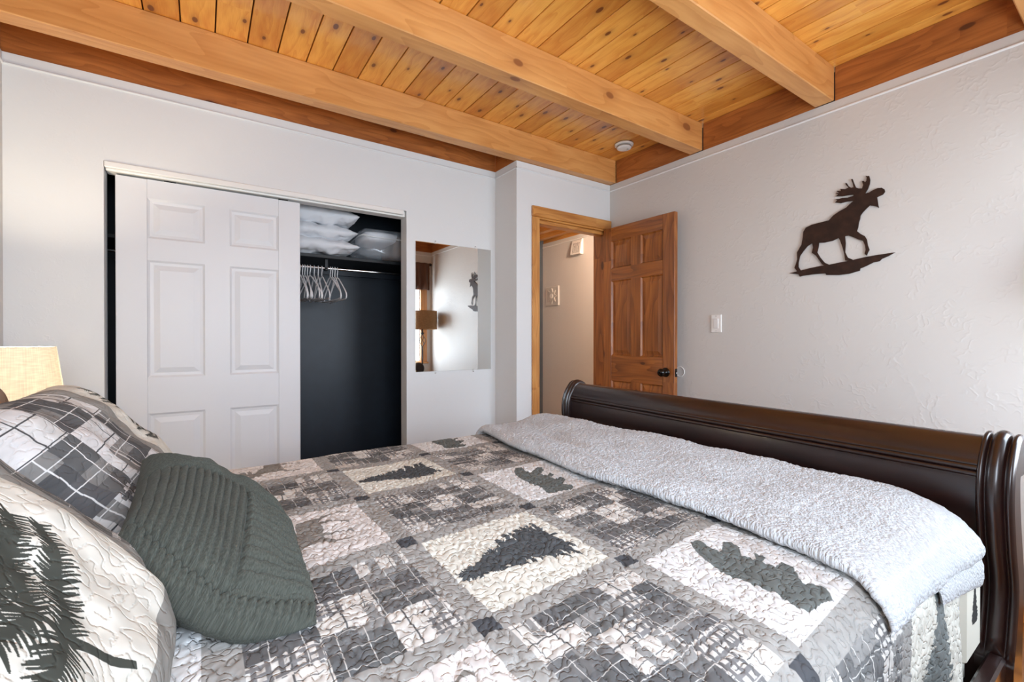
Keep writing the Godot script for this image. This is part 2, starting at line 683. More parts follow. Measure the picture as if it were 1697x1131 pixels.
# ------------------------------------------------------------------ printed cloth
func fill_poly(im: Image, poly: PackedVector2Array, c: Color) -> void:
	var lo := 1e9
	var hi := -1e9
	for p in poly:
		lo = minf(lo, p.y)
		hi = maxf(hi, p.y)
	for y in range(maxi(0, int(floor(lo))), mini(im.get_height() - 1, int(ceil(hi))) + 1):
		var xs := []
		var yy := y + 0.5
		for i in poly.size():
			var a := poly[i]
			var b := poly[(i + 1) % poly.size()]
			if (a.y <= yy) != (b.y <= yy): xs.append(a.x + (yy - a.y) / (b.y - a.y) * (b.x - a.x))
		xs.sort()
		for k in range(0, xs.size() - 1, 2):
			var x0 := int(round(xs[k]))
			var x1 := int(round(xs[k + 1]))
			if x1 > x0: im.fill_rect(Rect2i(x0, y, x1 - x0, 1), c)

func stroke(im: Image, a: Vector2, b: Vector2, w0: float, w1: float, c: Color) -> void:
	var d := (b - a).normalized().orthogonal()
	fill_poly(im, PackedVector2Array([a + d * w0 * 0.5, b + d * w1 * 0.5, b - d * w1 * 0.5, a - d * w0 * 0.5]), c)

# pine that grows from «root» to «tip», with ragged branches
func draw_pine(im: Image, root: Vector2, tip: Vector2, half: float, c: Color, rr: RandomNumberGenerator, gaps := Color(0, 0, 0, 0), rows := 26) -> void:
	var ax := tip - root
	var len := ax.length()
	var d := ax / len
	var side := d.orthogonal()
	stroke(im, root - d * len * 0.06, tip, half * 0.10, half * 0.03, c)
	for k in rows:
		var t := 0.05 + 0.95 * k / rows
		var reach := half * (1.0 - t) * (0.9 + 0.25 * rr.randf()) * (1.0 if t > 0.12 else 0.5 + 4.0 * t) + half * 0.05
		for s in [-1.0, 1.0]:
			var p0 := root + ax * t
			var p1: Vector2 = p0 + side * s * reach * rr.randf_range(0.8, 1.1) - d * reach * rr.randf_range(-0.05, 0.35)
			stroke(im, p0 + d * len * 0.015, p1, len / rows * 2.3, len / rows * 0.9, c)
			for q in 6:
				var e := p0.lerp(p1, 0.35 + 0.13 * q)
				stroke(im, e, e + side * s * half * 0.11 * rr.randf_range(0.5, 1.3) + d * half * rr.randf_range(-0.16, 0.16), len / rows * 0.9, 1.0, c)
	if gaps.a > 0.0:
		for k in rows:
			var t := 0.06 + 0.86 * k / rows
			for s in [-1.0, 1.0]:
				var reach := half * (1.0 - t) * 0.9
				for q in int(15.0 * (1.0 - t)) + 2:
					var p0: Vector2 = root + ax * t + side * s * (half * 0.04 + reach * rr.randf() * 0.85)
					var p1: Vector2 = p0 + side * s * half * rr.randf_range(0.05, 0.13) + d * half * rr.randf_range(0.02, 0.12)
					stroke(im, p0, p1, half * 0.022, half * 0.010, gaps)

# larger pine drawn as boughs with separate needles
func draw_boughs(im: Image, root: Vector2, tip: Vector2, half: float, c: Color, rr: RandomNumberGenerator) -> void:
	var ax := tip - root
	var d := ax.normalized()
	var side := d.orthogonal()
	stroke(im, root, tip, half * 0.07, half * 0.03, c)
	for k in 13:
		var t := 0.03 + 0.9 * k / 13.0
		for s in [-1.0, 1.0]:
			var reach := half * (1.0 - t * 0.9) * rr.randf_range(0.75, 1.1)
			var p0 := root + ax * t
			var bend: Vector2 = (side * s + d * rr.randf_range(-0.15, 0.35)).normalized()
			var n := int(reach / (half * 0.028))
			var prev := p0
			for q in n:
				var f := float(q) / n
				var p := p0 + bend * reach * f + d * half * 0.16 * f * f
				stroke(im, prev, p + bend * 2.0, half * 0.05, half * 0.04, c)
				prev = p
				for e in [-1.0, 1.0]:
					var dir: Vector2 = (bend * 0.75 + bend.orthogonal() * e * rr.randf_range(0.7, 1.0)).normalized()
					stroke(im, p, p + dir * half * rr.randf_range(0.10, 0.19) * (1.1 - 0.5 * f), half * 0.024, half * 0.010, c)

# checked patch painted with bands, fine crossed lines and pale lines
func draw_plaid(im: Image, r: Rect2i, rr: RandomNumberGenerator, cream: Color, dark: Color, mid: Color) -> void:
	im.fill_rect(r, cream)
	var n := 6
	var cw := float(r.size.x) / n
	var ch := float(r.size.y) / n
	var u := maxi(1, int(r.size.x / 170.0))
	for j in n:
		for i in n:
			var f := (i * 5 + j * 3 + rr.randi() % 3) % 6
			var q := Rect2i(r.position + Vector2i(int(i * cw), int(j * ch)), Vector2i(int(cw) + 1, int(ch) + 1)).intersection(r)
			if (i / 2 + j / 2) % 2 == 1 or f == 0:
				im.fill_rect(q, dark.lerp(mid, rr.randf() * 0.45))
				if rr.randf() < 0.35: im.fill_rect(Rect2i(q.position, Vector2i(q.size.x, q.size.y / 2)), mid)
			else:
				im.fill_rect(q, cream.lerp(mid, 0.25 * rr.randf() * rr.randf()))
				if f == 1 or f == 4:
					for k in 3:
						im.fill_rect(Rect2i(q.position + Vector2i(0, int((k + 0.4) * ch / 3)), Vector2i(q.size.x, int(ch * 0.15))), mid.lerp(dark, 0.35))
						im.fill_rect(Rect2i(q.position + Vector2i(int((k + 0.4) * cw / 3), 0), Vector2i(int(cw * 0.15), q.size.y)), mid.lerp(dark, 0.5))
				elif f == 2:
					im.fill_rect(Rect2i(q.position + Vector2i(int(cw * 0.5), 0), Vector2i(int(cw * 0.4), q.size.y)), mid)
	# long lines across the patch, dark on pale and pale on dark
	var before := im.get_region(r)
	for turn in 2:
		for k in 14:
			var pale := k % 2 == 1
			if pale != (turn == 1): continue
			var t := (k + 0.5) / 14.0
			var c := cream.lightened(0.1) if pale else dark
			var wob := rr.randf() * 6.0
			for s in 60:
				var w := int(round(sin(s * 0.16 + wob) * 0.7 * u))
				var thick := u + (0 if pale else (k / 2) % 2)
				for q in 2:
					var p := Vector2i(int(s * r.size.x / 60.0), int(t * r.size.y) + w) if q == 0 else Vector2i(int(t * r.size.x) + w, int(s * r.size.y / 60.0))
					var under := before.get_pixelv(p.clamp(Vector2i.ZERO, r.size - Vector2i.ONE)).get_luminance()
					if (under < 0.60) != pale: continue
					var sz := Vector2i(int(r.size.x / 60.0) + 1, thick) if q == 0 else Vector2i(thick, int(r.size.y / 60.0) + 1)
					im.fill_rect(Rect2i(p + r.position, sz).intersection(r), c)

func points(a: Array, s: Vector2, o: Vector2) -> PackedVector2Array:
	var p := PackedVector2Array()
	for i in range(0, a.size(), 2): p.append(Vector2(a[i], a[i + 1]) * 0.001 * s + o)
	return p

const BEAR := [506, 117, 572, 147, 530, 257, 564, 303, 696, 243, 728, 281, 698, 348, 603, 409, 624, 451, 630, 485, 695, 442, 707, 478, 686, 520, 625, 523, 632, 597, 709, 598, 709, 666, 584, 758, 630, 813, 633, 853, 558, 917, 499, 892, 358, 875, 331, 830, 374, 694, 350, 576, 349, 436, 384, 294, 430, 200]
const ELK := [-209, 27, -202, 46, -195, 73, -196, 112, -188, 125, -173, 151, -166, 193, -164, 221, -151, 242, -122, 252, -80, 255, -40, 258, -20, 279, 7, 295, 38, 307, 56, 323, 71, 334, 45, 337, 15, 336, -12, 346, -1, 355, -9, 363, 7, 360, 22, 362, 45, 357, 71, 360, 71, 366, 45, 369, 22, 370, -10, 378, 3, 384, -10, 396, 7, 391, -5, 405, 15, 400, 13, 411, 34, 404, 49, 409, 37, 425, 35, 437, 41, 433, 49, 416, 60, 404, 71, 404, 67, 425, 60, 448, 66, 448, 73, 424, 81, 400, 93, 392, 107, 388, 112, 404, 107, 425, 113, 425, 120, 415, 125, 422, 127, 437, 122, 447, 131, 443, 136, 443, 141, 421, 139, 401, 131, 377, 120, 359, 136, 359, 153, 367, 171, 372, 188, 369, 198, 359, 201, 347, 196, 339, 191, 334, 178, 331, 169, 327, 171, 312, 174, 285, 177, 272, 168, 281, 154, 288, 140, 294, 129, 284, 111, 266, 101, 251, 99, 235, 94, 218, 91, 193, 86, 176, 101, 159, 119, 144, 128, 125, 132, 95, 139, 72, 133, 60, 128, 44, 119, 54, 123, 75, 121, 96, 112, 122, 94, 131, 72, 147, 49, 160, 34, 160, 37, 120, 35, 76, 46, 47, 68, 33, 61, 26, 35, 33, 31, 67, 23, 104, 12, 142, 6, 156, -20, 146, -59, 143, -86, 146, -88, 123, -95, 96, -80, 66, -59, 35, -39, 22, -59, 17, -71, 28, -80, 43, -100, 78, -121, 98, -115, 127, -119, 151, -143, 137, -164, 112, -180, 90, -188, 53, -188, 29, -177, 8, -194, 4]
const LEDGE := [-235, -1, -208, 3, -181, 7, -129, 15, -79, 20, -39, 21, 8, 26, 68, 31, 119, 38, 161, 41, 196, 42, 241, 43, 216, 29, 189, 19, 181, 9, 155, 6, 126, -8, 101, -17, 99, -28, 54, -38, 8, -39, -51, -32, -55, -23, -112, -21, -164, -23, -181, -26, -188, -12]

const COLS := 7
const ROWS := 8
const CELL := 256

func make_quilt() -> void:
	# stitched relief: wandering seams are the zero lines of a smooth noise
	var n := noise(31, 0.028, 1)
	n.domain_warp_enabled = true
	n.domain_warp_amplitude = 14.0
	n.domain_warp_frequency = 0.02
	var im := n.get_seamless_image(QN, QN, false, false, 0.15, false)
	im.convert(Image.FORMAT_RF)
	var f := im.get_data().to_float32_array()
	var lo := 1e9
	var hi := -1e9
	for v in f:
		lo = minf(lo, v)
		hi = maxf(hi, v)
	var mid := (lo + hi) * 0.5
	var o := PackedByteArray()
	o.resize(QN * QN)
	quilt_height.resize(QN * QN)
	for i in QN * QN:
		var a := absf(f[i] - mid) / (hi - lo) * 2.0
		var h := 1.0 - exp(-pow(a * 6.5, 1.5))
		quilt_height[i] = h
		o[i] = int(h * 250.0)
	var rel := tex(Image.create_from_data(QN, QN, false, Image.FORMAT_L8, o))
	# the print
	var rr := RandomNumberGenerator.new()
	rr.seed = 5
	var cloth := Image.create(COLS * CELL, ROWS * CELL, false, Image.FORMAT_RGB8)
	var sash := Color(0.645, 0.635, 0.615)
	var corner := Color(0.32, 0.325, 0.335)
	cloth.fill(sash)
	var s := 18
	for j in ROWS:
		for i in COLS:
			var col := i - 2
			var row := j - 1
			var o0 := Vector2(i * CELL, j * CELL)
			var r := Rect2i(i * CELL + s, j * CELL + s, CELL - 2 * s, CELL - 2 * s)
			if (col + row) % 2 != 0:
				draw_plaid(cloth, r, rr, Color(0.86, 0.84, 0.81), Color(0.385, 0.385, 0.385), Color(0.58, 0.57, 0.56))
			else:
				var kind := posmod(col, 3)
				if kind == 1 or col == 3:
					cloth.fill_rect(r, Color(0.89, 0.875, 0.83))
					if row >= 5: draw_pine(cloth, o0 + Vector2(0.5, 0.86) * CELL, o0 + Vector2(0.5, 0.12) * CELL, 0.2 * CELL, Color(0.50, 0.52, 0.51), rr)
					else: draw_pine(cloth, o0 + Vector2(0.83, 0.50) * CELL, o0 + Vector2(0.10, 0.56) * CELL, 0.27 * CELL, Color(0.33, 0.345, 0.35), rr)
				elif kind == 2:
					cloth.fill_rect(r, Color(0.89, 0.885, 0.875))
					fill_poly(cloth, points(BEAR, Vector2(CELL, CELL), o0), Color(0.43, 0.445, 0.435))
				else:
					cloth.fill_rect(r, Color(0.89, 0.865, 0.845))
					var p := PackedVector2Array()
					for k in range(0, ELK.size(), 2):
						p.append(o0 + Vector2(0.82 - ELK[k + 1] * 0.00145, 0.5 + ELK[k] * 0.00155) * CELL)
					fill_poly(cloth, p, Color(0.56, 0.54, 0.51))
					for q in 5: stroke(cloth, o0 + Vector2(0.12 + q * 0.05, 0.2 + 0.13 * q) * CELL, o0 + Vector2(0.3 + q * 0.05, 0.12 + 0.13 * q) * CELL, 2, 2, Color(0.60, 0.57, 0.53))
			# darker squares where the strips cross
			cloth.fill_rect(Rect2i(i * CELL - 14, j * CELL - 14, 28, 28), corner)
	var m := relief(mat(Color(1, 1, 1), 0.88, 0.0, 0.25), rel, 0.18)
	m.albedo_texture = grey_noise(256, 44, 0.03, 3, 0.88, 1.0)
	m.detail_enabled = true
	m.detail_blend_mode = BaseMaterial3D.BLEND_MODE_MUL
	m.detail_uv_layer = BaseMaterial3D.DETAIL_UV_2
	m.detail_albedo = tex(cloth)
	M.quilt = m
	M.quilt_relief = rel

func make_pillow_prints() -> void:
	var cream := Color(0.89, 0.875, 0.835)
	var sash := Color(0.60, 0.59, 0.565)
	var rr := RandomNumberGenerator.new()
	rr.seed = 9
	# near pillow: one large pine on cream, taupe strips, checks beyond
	var a := Image.create(1024, 640, false, Image.FORMAT_RGB8)
	a.fill(sash)
	draw_plaid(a, Rect2i(850, 0, 174, 640), rr, Color(0.88, 0.87, 0.85), Color(0.34, 0.34, 0.34), Color(0.55, 0.54, 0.52))
	draw_plaid(a, Rect2i(0, 590, 1024, 50), rr, Color(0.88, 0.87, 0.85), Color(0.34, 0.34, 0.34), Color(0.55, 0.54, 0.52))
	a.fill_rect(Rect2i(0, 0, 790, 530), cream)
	draw_boughs(a, Vector2(440, 430), Vector2(375, -140), 260.0, Color(0.275, 0.285, 0.26), rr)
	stroke(a, Vector2(438, 420), Vector2(475, 505), 20, 12, Color(0.275, 0.285, 0.26))
	# far pillow: checks, a taupe strip and cream with a twig at the far side
	var b := Image.create(1024, 640, false, Image.FORMAT_RGB8)
	b.fill(sash)
	draw_plaid(b, Rect2i(0, 0, 540, 600), rr, Color(0.88, 0.87, 0.86), Color(0.33, 0.33, 0.335), Color(0.54, 0.53, 0.52))
	b.fill_rect(Rect2i(610, 0, 330, 600), cream)
	draw_boughs(b, Vector2(770, 420), Vector2(740, 40), 100.0, Color(0.275, 0.285, 0.26), rr)
	for q in [["pillow_near", a], ["pillow_far", b]]:
		var m := relief(mat(Color(1, 1, 1), 0.85, 0.0, 0.25), M.quilt_relief, 0.13)
		m.uv1_scale = Vector3(1.7, 1.2, 1)
		m.detail_enabled = true
		m.detail_blend_mode = BaseMaterial3D.BLEND_MODE_MUL
		m.detail_uv_layer = BaseMaterial3D.DETAIL_UV_2
		m.detail_albedo = tex(q[1])
		m.albedo_texture = M.quilt.albedo_texture
		M[q[0]] = m

func tree_sheet() -> ImageTexture:
	var im := Image.create(512, 512, false, Image.FORMAT_RGB8)
	im.fill(Color(0.86, 0.85, 0.79))
	var rr := RandomNumberGenerator.new()
	rr.seed = 3
	for k in 12:
		var at := Vector2(40 + (k % 4) * 125 + rr.randf() * 40, 90 + (k / 4) * 165 + rr.randf() * 50)
		draw_pine(im, at + Vector2(0, 50), at - Vector2(0, 45), 26, Color(0.16, 0.16, 0.15), rr, Color(0, 0, 0, 0), 12)
	return tex(im)

# ------------------------------------------------------------------ the room
func slabs(called: String, label: String, list: Array, m: Material) -> MeshInstance3D:
	var st := st_new()
	for b in list:
		var lo := Vector3(b[0], b[1], b[2])
		var hi := Vector3(b[3], b[4], b[5])
		add_box(st, (lo + hi) * 0.5, hi - lo, 0.0)
	var o := obj(called, st.commit(), m)
	o.set_meta("kind", "structure")
	o.set_meta("label", label)
	return o

func build_walls() -> void:
	slabs("wall_back", "pale grey wall with the closet opening", [
		[-0.84, 0, -3.0, -0.388, TOP, WALL_BACK], [1.130, 0, -3.0, JOG + 0.12, TOP, WALL_BACK], [-0.388, 2.017, -3.0, 1.130, TOP, WALL_BACK]], M.paint_smooth)
	slabs("wall_doorway", "white wall around the doorway with its short return", [
		[JOG, 0, -2.9, JOG + 0.10, TOP, WALL_DOOR], [JOG + 0.10, 0, -2.74, 2.02, TOP, WALL_DOOR], [2.72, 0, -2.74, 2.9, TOP, WALL_DOOR], [2.02, 2.055, -2.74, 2.72, TOP, WALL_DOOR]], M.paint_smooth)
	slabs("wall_right", "beige grey textured wall with the moose", [[WALL_RIGHT, 0, -2.62, 2.89, TOP, 0.48]], M.paint)
	slabs("wall_left", "pale wall behind the head of the bed", [[-0.84, 0, -2.9, WALL_LEFT, TOP, 0.48]], M.paint)
	slabs("wall_front", "pale wall with the window behind the viewer", [
		[-0.72, 0, WALL_FRONT, -0.42, TOP, 0.48], [0.82, 0, WALL_FRONT, 1.59, TOP, 0.48], [2.62, 0, WALL_FRONT, 2.77, TOP, 0.48],
		[1.59, 0, WALL_FRONT, 2.62, 0.84, 0.48], [1.59, 1.99, WALL_FRONT, 2.62, TOP, 0.48], [-0.42, 0, WALL_FRONT, 0.82, 0.95, 0.48], [-0.42, 1.99, WALL_FRONT, 0.82, TOP, 0.48]], M.paint)
	# thin bead under the top band of the walls
	var r := 0.0065
	var runs := [
		[Vector3(WALL_LEFT, BEAD, WALL_BACK), Vector3(JOG, BEAD, WALL_BACK), M.paint_smooth],
		[Vector3(JOG, BEAD, WALL_BACK), Vector3(JOG, BEAD, WALL_DOOR), M.paint_smooth],
		[Vector3(JOG, BEAD, WALL_DOOR), Vector3(WALL_RIGHT, BEAD, WALL_DOOR), M.paint_smooth],
		[Vector3(WALL_RIGHT, BEAD, WALL_DOOR), Vector3(WALL_RIGHT, BEAD, WALL_FRONT), M.white],
		[Vector3(WALL_LEFT, BEAD, WALL_FRONT), Vector3(WALL_RIGHT, BEAD, WALL_FRONT), M.white],
		[Vector3(WALL_LEFT, BEAD, WALL_BACK), Vector3(WALL_LEFT, BEAD, WALL_FRONT), M.white]]
	for k in runs.size():
		var q = runs[k]
		var o := obj("trim_%d" % (k + 1), tube([q[0], q[1]], r, 10), q[2])
		o.set_meta("kind", "structure")
		o.set_meta("label", "thin painted bead along the top of the wall")
	for b in [["baseboard_right", Vector3(WALL_RIGHT - 0.014, 0, -2.62), Vector3(WALL_RIGHT, 0.07, WALL_FRONT)], ["baseboard_front", Vector3(WALL_LEFT, 0, WALL_FRONT - 0.014), Vector3(WALL_RIGHT - 0.014, 0.07, WALL_FRONT)], ["baseboard_back", Vector3(1.14, 0, WALL_BACK), Vector3(JOG, 0.07, WALL_BACK + 0.014)]]:
		var o := box_at(b[0], b[1], b[2], M.casing, null, 0.003)
		o.set_meta("kind", "structure")
		o.set_meta("label", "low wooden baseboard")

func build_ceiling() -> void:
	var c := setting("ceiling", "varnished knotty pine planks on heavy beams")
	box_at("roof_deck", Vector3(-0.95, 2.632, -5.0), Vector3(4.0, 2.70, 0.55), M.groove, c, 0.0)
	# planks with a V groove between them, each with its own stretch of grain
	var w := 0.1324
	var x := 0.187 - w * 7.0
	var k := 0
	while x < 2.78:
		var a := x + 0.0028
		var b := x + w - 0.0028
		var v := 0.0016
		var st := st_new()
		var slip := rng.randf()
		var z0 := -2.96
		var z1 := 0.46
		var sec := [Vector2(a, 2.630), Vector2(a, DECK + v), Vector2(a + v, DECK), Vector2(b - v, DECK), Vector2(b, DECK + v), Vector2(b, 2.630)]
		var outs := [Vector3(-1, 0, 0), Vector3(-1, -1, 0), Vector3(0, -1, 0), Vector3(1, -1, 0), Vector3(1, 0, 0)]
		for e in 5:
			var p: Vector2 = sec[e]
			var q: Vector2 = sec[e + 1]
			var v0 := (p.x - x) / w * 0.96 + 0.02
			var v1 := (q.x - x) / w * 0.96 + 0.02
			face(st, [Vector3(p.x, p.y, z0), Vector3(q.x, q.y, z0), Vector3(q.x, q.y, z1), Vector3(p.x, p.y, z1)], outs[e],
				[Vector2(slip, v0), Vector2(slip, v1), Vector2(slip + 1.25, v1), Vector2(slip + 1.25, v0)])
		obj("plank", st.commit(), M.plank[(k * 7 + (k / 3)) % M.plank.size()], c)
		x += w
		k += 1
	# beams
	var zs := [-2.602, -1.832, -1.066, -0.298]
	for i in zs.size():
		var z: float = zs[i]
		box_at("beam", Vector3(WALL_LEFT, 2.424, z - 0.046), Vector3(WALL_RIGHT - 0.0005, DECK - 0.0005, z + 0.046), M.beam[i % 2], c, 0.004)
	# boards that close the gaps between the beams above the walls
	var lo := TOP
	var hi := DECK - 0.001
	for i in zs.size():
		var z0: float = zs[i] + 0.047
		var z1: float = (zs[i + 1] - 0.047) if i + 1 < zs.size() else 0.46
		box_at("blocking", Vector3(WALL_RIGHT + 0.004, lo, z0), Vector3(WALL_RIGHT + 0.06, hi, z1), M.blocking, c, 0.002)
		box_at("blocking", Vector3(WALL_LEFT - 0.06, lo, z0), Vector3(WALL_LEFT - 0.004, hi, z1), M.blocking, c, 0.002)
	box_at("blocking", Vector3(WALL_LEFT - 0.06, lo, WALL_BACK), Vector3(WALL_LEFT - 0.004, hi, zs[0] - 0.047), M.blocking, c, 0.002)
	box_at("blocking", Vector3(WALL_LEFT - 0.06, lo, WALL_BACK - 0.06), Vector3(JOG + 0.002, hi, WALL_BACK - 0.004), M.blocking, c, 0.002)
	box_at("blocking", Vector3(JOG + 0.003, lo, WALL_BACK - 0.002), Vector3(JOG + 0.06, hi, zs[0] - 0.047), M.blocking, c, 0.002)
	box_at("blocking", Vector3(WALL_LEFT - 0.002, lo, WALL_FRONT + 0.004), Vector3(WALL_RIGHT + 0.003, hi, WALL_FRONT + 0.06), M.blocking, c, 0.002)

func build_floor() -> void:
	var f := setting("floor", "brown wooden floorboards")
	box_at("subfloor", Vector3(-0.95, -0.12, -5.0), Vector3(4.0, -0.016, 0.55), M.groove, f, 0.0)
	var z := 0.36
	var k := 0
	while z > -2.9:
		box_at("plank", Vector3(-0.72, -0.015, maxf(z - 0.1195, -2.9)), Vector3(2.77, 0.0, z), M.floor_board[(k * 3 / 2) % 2], f, 0.0012)
		z -= 0.1205
		k += 1
	var h := setting("floor_hall", "wooden floorboards of the hallway")
	for i in 16:
		box_at("plank", Vector3(1.84 + i * 0.1195, -0.015, -4.75), Vector3(1.84 + i * 0.1195 + 0.1185, 0.0, -2.905), M.floor_board[i % 2], h, 0.0012)

func build_hall() -> void:
	slabs("wall_hall_right", "greige hallway wall seen through the doorway", [[3.75, 0, -4.75, 3.87, TOP, -2.62]], M.paint)
	slabs("wall_hall_end", "slate grey end wall of the hallway", [[1.6, 0, -4.87, 3.87, 2.47, -4.75]], M.slate)
	slabs("wall_hall_left", "hallway wall behind the closet", [[1.722, 0, -4.75, 1.833, 2.60, -3.0]], M.paint)
	slabs("wall_hall_front", "hallway wall beside the doorway", [[2.9, 0, -2.74, 3.75, TOP, -2.62]], M.paint)
	slabs("wall_hall_top", "timber strips that close the hallway above its walls", [[3.76, TOP, -4.87, 3.87, 2.632, -2.62], [1.6, 2.47, -4.87, 3.76, 2.632, -4.76], [1.84, TOP, -2.74, 3.76, 2.632, -2.66]], M.casing)
	var c := setting("ceiling_hall", "dark hallway ceiling with timber joists")
	for xx in [2.3, 2.72, 3.12, 3.42, 3.66]:
		box_at("joist", Vector3(xx - 0.04, 2.45, -4.75), Vector3(xx + 0.04, 2.60, -2.75), M.casing, c, 0.004)
	box_at("deck", Vector3(1.84, 2.601, -4.76), Vector3(3.75, 2.628, -2.97), M.blocking, c, 0.0)
	var t := tube([Vector3(3.75, BEAD, -4.75), Vector3(3.75, BEAD, -2.74)], 0.0065, 10)
	var o := obj("trim_7", t, M.white)
	o.set_meta("kind", "structure")
	o.set_meta("label", "thin bead along the hallway wall")
	# ceiling light of the hallway, behind the doorway's right-hand wall
	var l := thing("hall_light", "round glowing ceiling light in the hallway", "lamp", Vector3(3.26, 2.45, -3.0))
	obj("base", lathe([Vector2(0, -0.02), Vector2(0.13, -0.02), Vector2(0.13, 0.0), Vector2(0.0, 0.0)], 32), M.plastic, l)
	var glow := mat(Color(1, 0.9, 0.75), 0.5)
	glow.emission_enabled = true
	glow.emission = Color(1.0, 0.78, 0.5)
	glow.emission_energy_multiplier = 2.0
	obj("bulb_dome", lathe([Vector2(0, -0.09), Vector2(0.06, -0.082), Vector2(0.1, -0.06), Vector2(0.115, -0.021), Vector2(0.0, -0.021)], 32), glow, l)
	var b := OmniLight3D.new()
	b.name = "hall_bulb"
	b.light_color = Color(1.0, 0.90, 0.80)
	b.light_energy = 2.0
	b.light_size = 0.08
	b.omni_range = 8.0
	b.omni_attenuation = 2.0
	b.shadow_enabled = true
	b.position = Vector3(3.26, 2.33, -3.0)
	add_child(b)
	# perforated chime cover and star plate on the hallway wall
	var ch := thing("door_chime", "small cream perforated chime cover high on the hallway wall", "chime", Vector3(3.75, 2.175, -4.06))
	var prof := PackedVector2Array([Vector2(0, 0), Vector2(-0.045, 0.0), Vector2(-0.052, 0.01), Vector2(-0.035, 0.12), Vector2(-0.02, 0.175), Vector2(0, 0.185)])
	obj("cover", profile_bar(prof, -0.085, 0.085), M.plastic, ch)
	for i in 5:
		for j in 8:
			obj("slot", box(Vector3(0.006, 0.008, 0.010), 0.001), M.iron, ch, Vector3(-0.0490 + j * 0.0024, 0.025 + j * 0.0155, -0.05 + i * 0.025), Vector3(0, 0, -9))
	var pl := thing("star_plate", "square plate with an embossed star on the hallway wall", "wall plate", Vector3(3.745, 1.713, -4.54))
	obj("plate", box(Vector3(0.012, 0.25, 0.27), 0.008), M.ceramic, pl)
	obj("raised_rim", box(Vector3(0.010, 0.25, 0.022), 0.004), M.plastic, pl, Vector3(-0.009, 0, 0.122))
	var star := PackedVector2Array()
	for i in 16:
		var r := 0.10 if i % 2 == 0 else 0.055
		star.append(Vector2(cos(TAU * i / 16.0), sin(TAU * i / 16.0)) * r)
	obj("star", extrude(star, 0.012), M.ceramic, pl, Vector3(-0.005, 0, 0), Vector3(0, -90, 0))
	var ring := PackedVector2Array()
	for i in 24: ring.append(Vector2(cos(TAU * i / 24.0), sin(TAU * i / 24.0)) * 0.03)
	obj("star_boss", extrude(ring, 0.010), M.plastic, pl, Vector3(-0.016, 0, 0), Vector3(0, -90, 0))

func window_unit(called: String, label: String, x0: float, x1: float, y0: float, y1: float) -> void:
	var w := setting(called, label)
	var z := WALL_FRONT
	var mid := (x0 + x1) * 0.5
	box_at("side_casing", Vector3(x0 - 0.09, y0 - 0.02, z - 0.02), Vector3(x0 + 0.01, y1 + 0.09, z), M.casing, w, 0.004)
	box_at("side_casing", Vector3(x1 - 0.01, y0 - 0.02, z - 0.02), Vector3(x1 + 0.09, y1 + 0.09, z), M.casing, w, 0.004)
	box_at("head_casing", Vector3(x0 + 0.01, y1 - 0.01, z - 0.02), Vector3(x1 - 0.01, y1 + 0.09, z), M.casing, w, 0.004)
	box_at("sill", Vector3(x0 - 0.1, y0 - 0.045, z - 0.05), Vector3(x1 + 0.1, y0 - 0.02, z + 0.0), M.casing, w, 0.004)
	for q in [[x0, y0, x0 + 0.035, y1], [x1 - 0.035, y0, x1, y1], [x0 + 0.035, y0, x1 - 0.035, y0 + 0.035], [x0 + 0.035, y1 - 0.035, x1 - 0.035, y1], [mid - 0.015, y0 + 0.035, mid + 0.015, y1 - 0.035]]:
		box_at("sash_bar", Vector3(q[0], q[1], z + 0.06), Vector3(q[2], q[3], z + 0.09), M.casing, w, 0.003)
	for q in [[x0 + 0.035, mid - 0.015], [mid + 0.015, x1 - 0.035]]:
		box_at("pane", Vector3(q[0], y0 + 0.035, z + 0.073), Vector3(q[1], y1 - 0.035, z + 0.077), M.pane, w, 0.0)

func build_window() -> void:
	var z := WALL_FRONT
	window_unit("window_1", "wood framed window in the corner behind the viewer", 1.60, 2.61, 0.85, 1.98)
	window_unit("window_2", "wood framed window beside the bed behind the viewer", -0.41, 0.81, 0.96, 1.98)
	# gathered valance on a wooden pole
	var r := thing("curtain_pole", "wooden curtain pole above the window", "curtain rod", Vector3(2.1, 2.235, z - 0.06))
	obj("pole", tube([Vector3(-0.62, 0, 0), Vector3(0.62, 0, 0)], 0.016, 14), M.casing, r)
	obj("finial", lathe([Vector2(0, -0.03), Vector2(0.018, -0.022), Vector2(0.022, 0.0), Vector2(0.014, 0.02), Vector2(0, 0.024)], 16), M.iron, r, Vector3(0.632, 0, 0), Vector3(0, 0, -90))
	obj("finial", lathe([Vector2(0, -0.03), Vector2(0.018, -0.022), Vector2(0.022, 0.0), Vector2(0.014, 0.02), Vector2(0, 0.024)], 16), M.iron, r, Vector3(-0.632, 0, 0), Vector3(0, 0, 90))
	for s in [-0.55, 0.55]:
		obj("bracket", box(Vector3(0.02, 0.05, 0.042), 0.003), M.iron, r, Vector3(s, 0, 0.038))
	var pos := PackedVector3Array()
	var uv := PackedVector2Array()
	for j in 25:
		for i in 241:
			var u := i / 240.0
			var v := j / 24.0
			var amp := 0.010 + 0.022 * v
			pos.append(Vector3(-0.6 + 1.2 * u, 0.02 - 0.385 * v, -0.026 + amp * sin(u * 92.0 + 1.4 * sin(u * 17.0)) - 0.012 * v))
			uv.append(Vector2(u, v))
	var val := obj("valance", mesh_of([grid_arrays(240, 24, pos, uv, PackedVector2Array(), false)]), M.curtain, null, Vector3(2.1, 2.225, z - 0.08))
	tag(val, "brown gathered valance hanging over the window", "curtain")

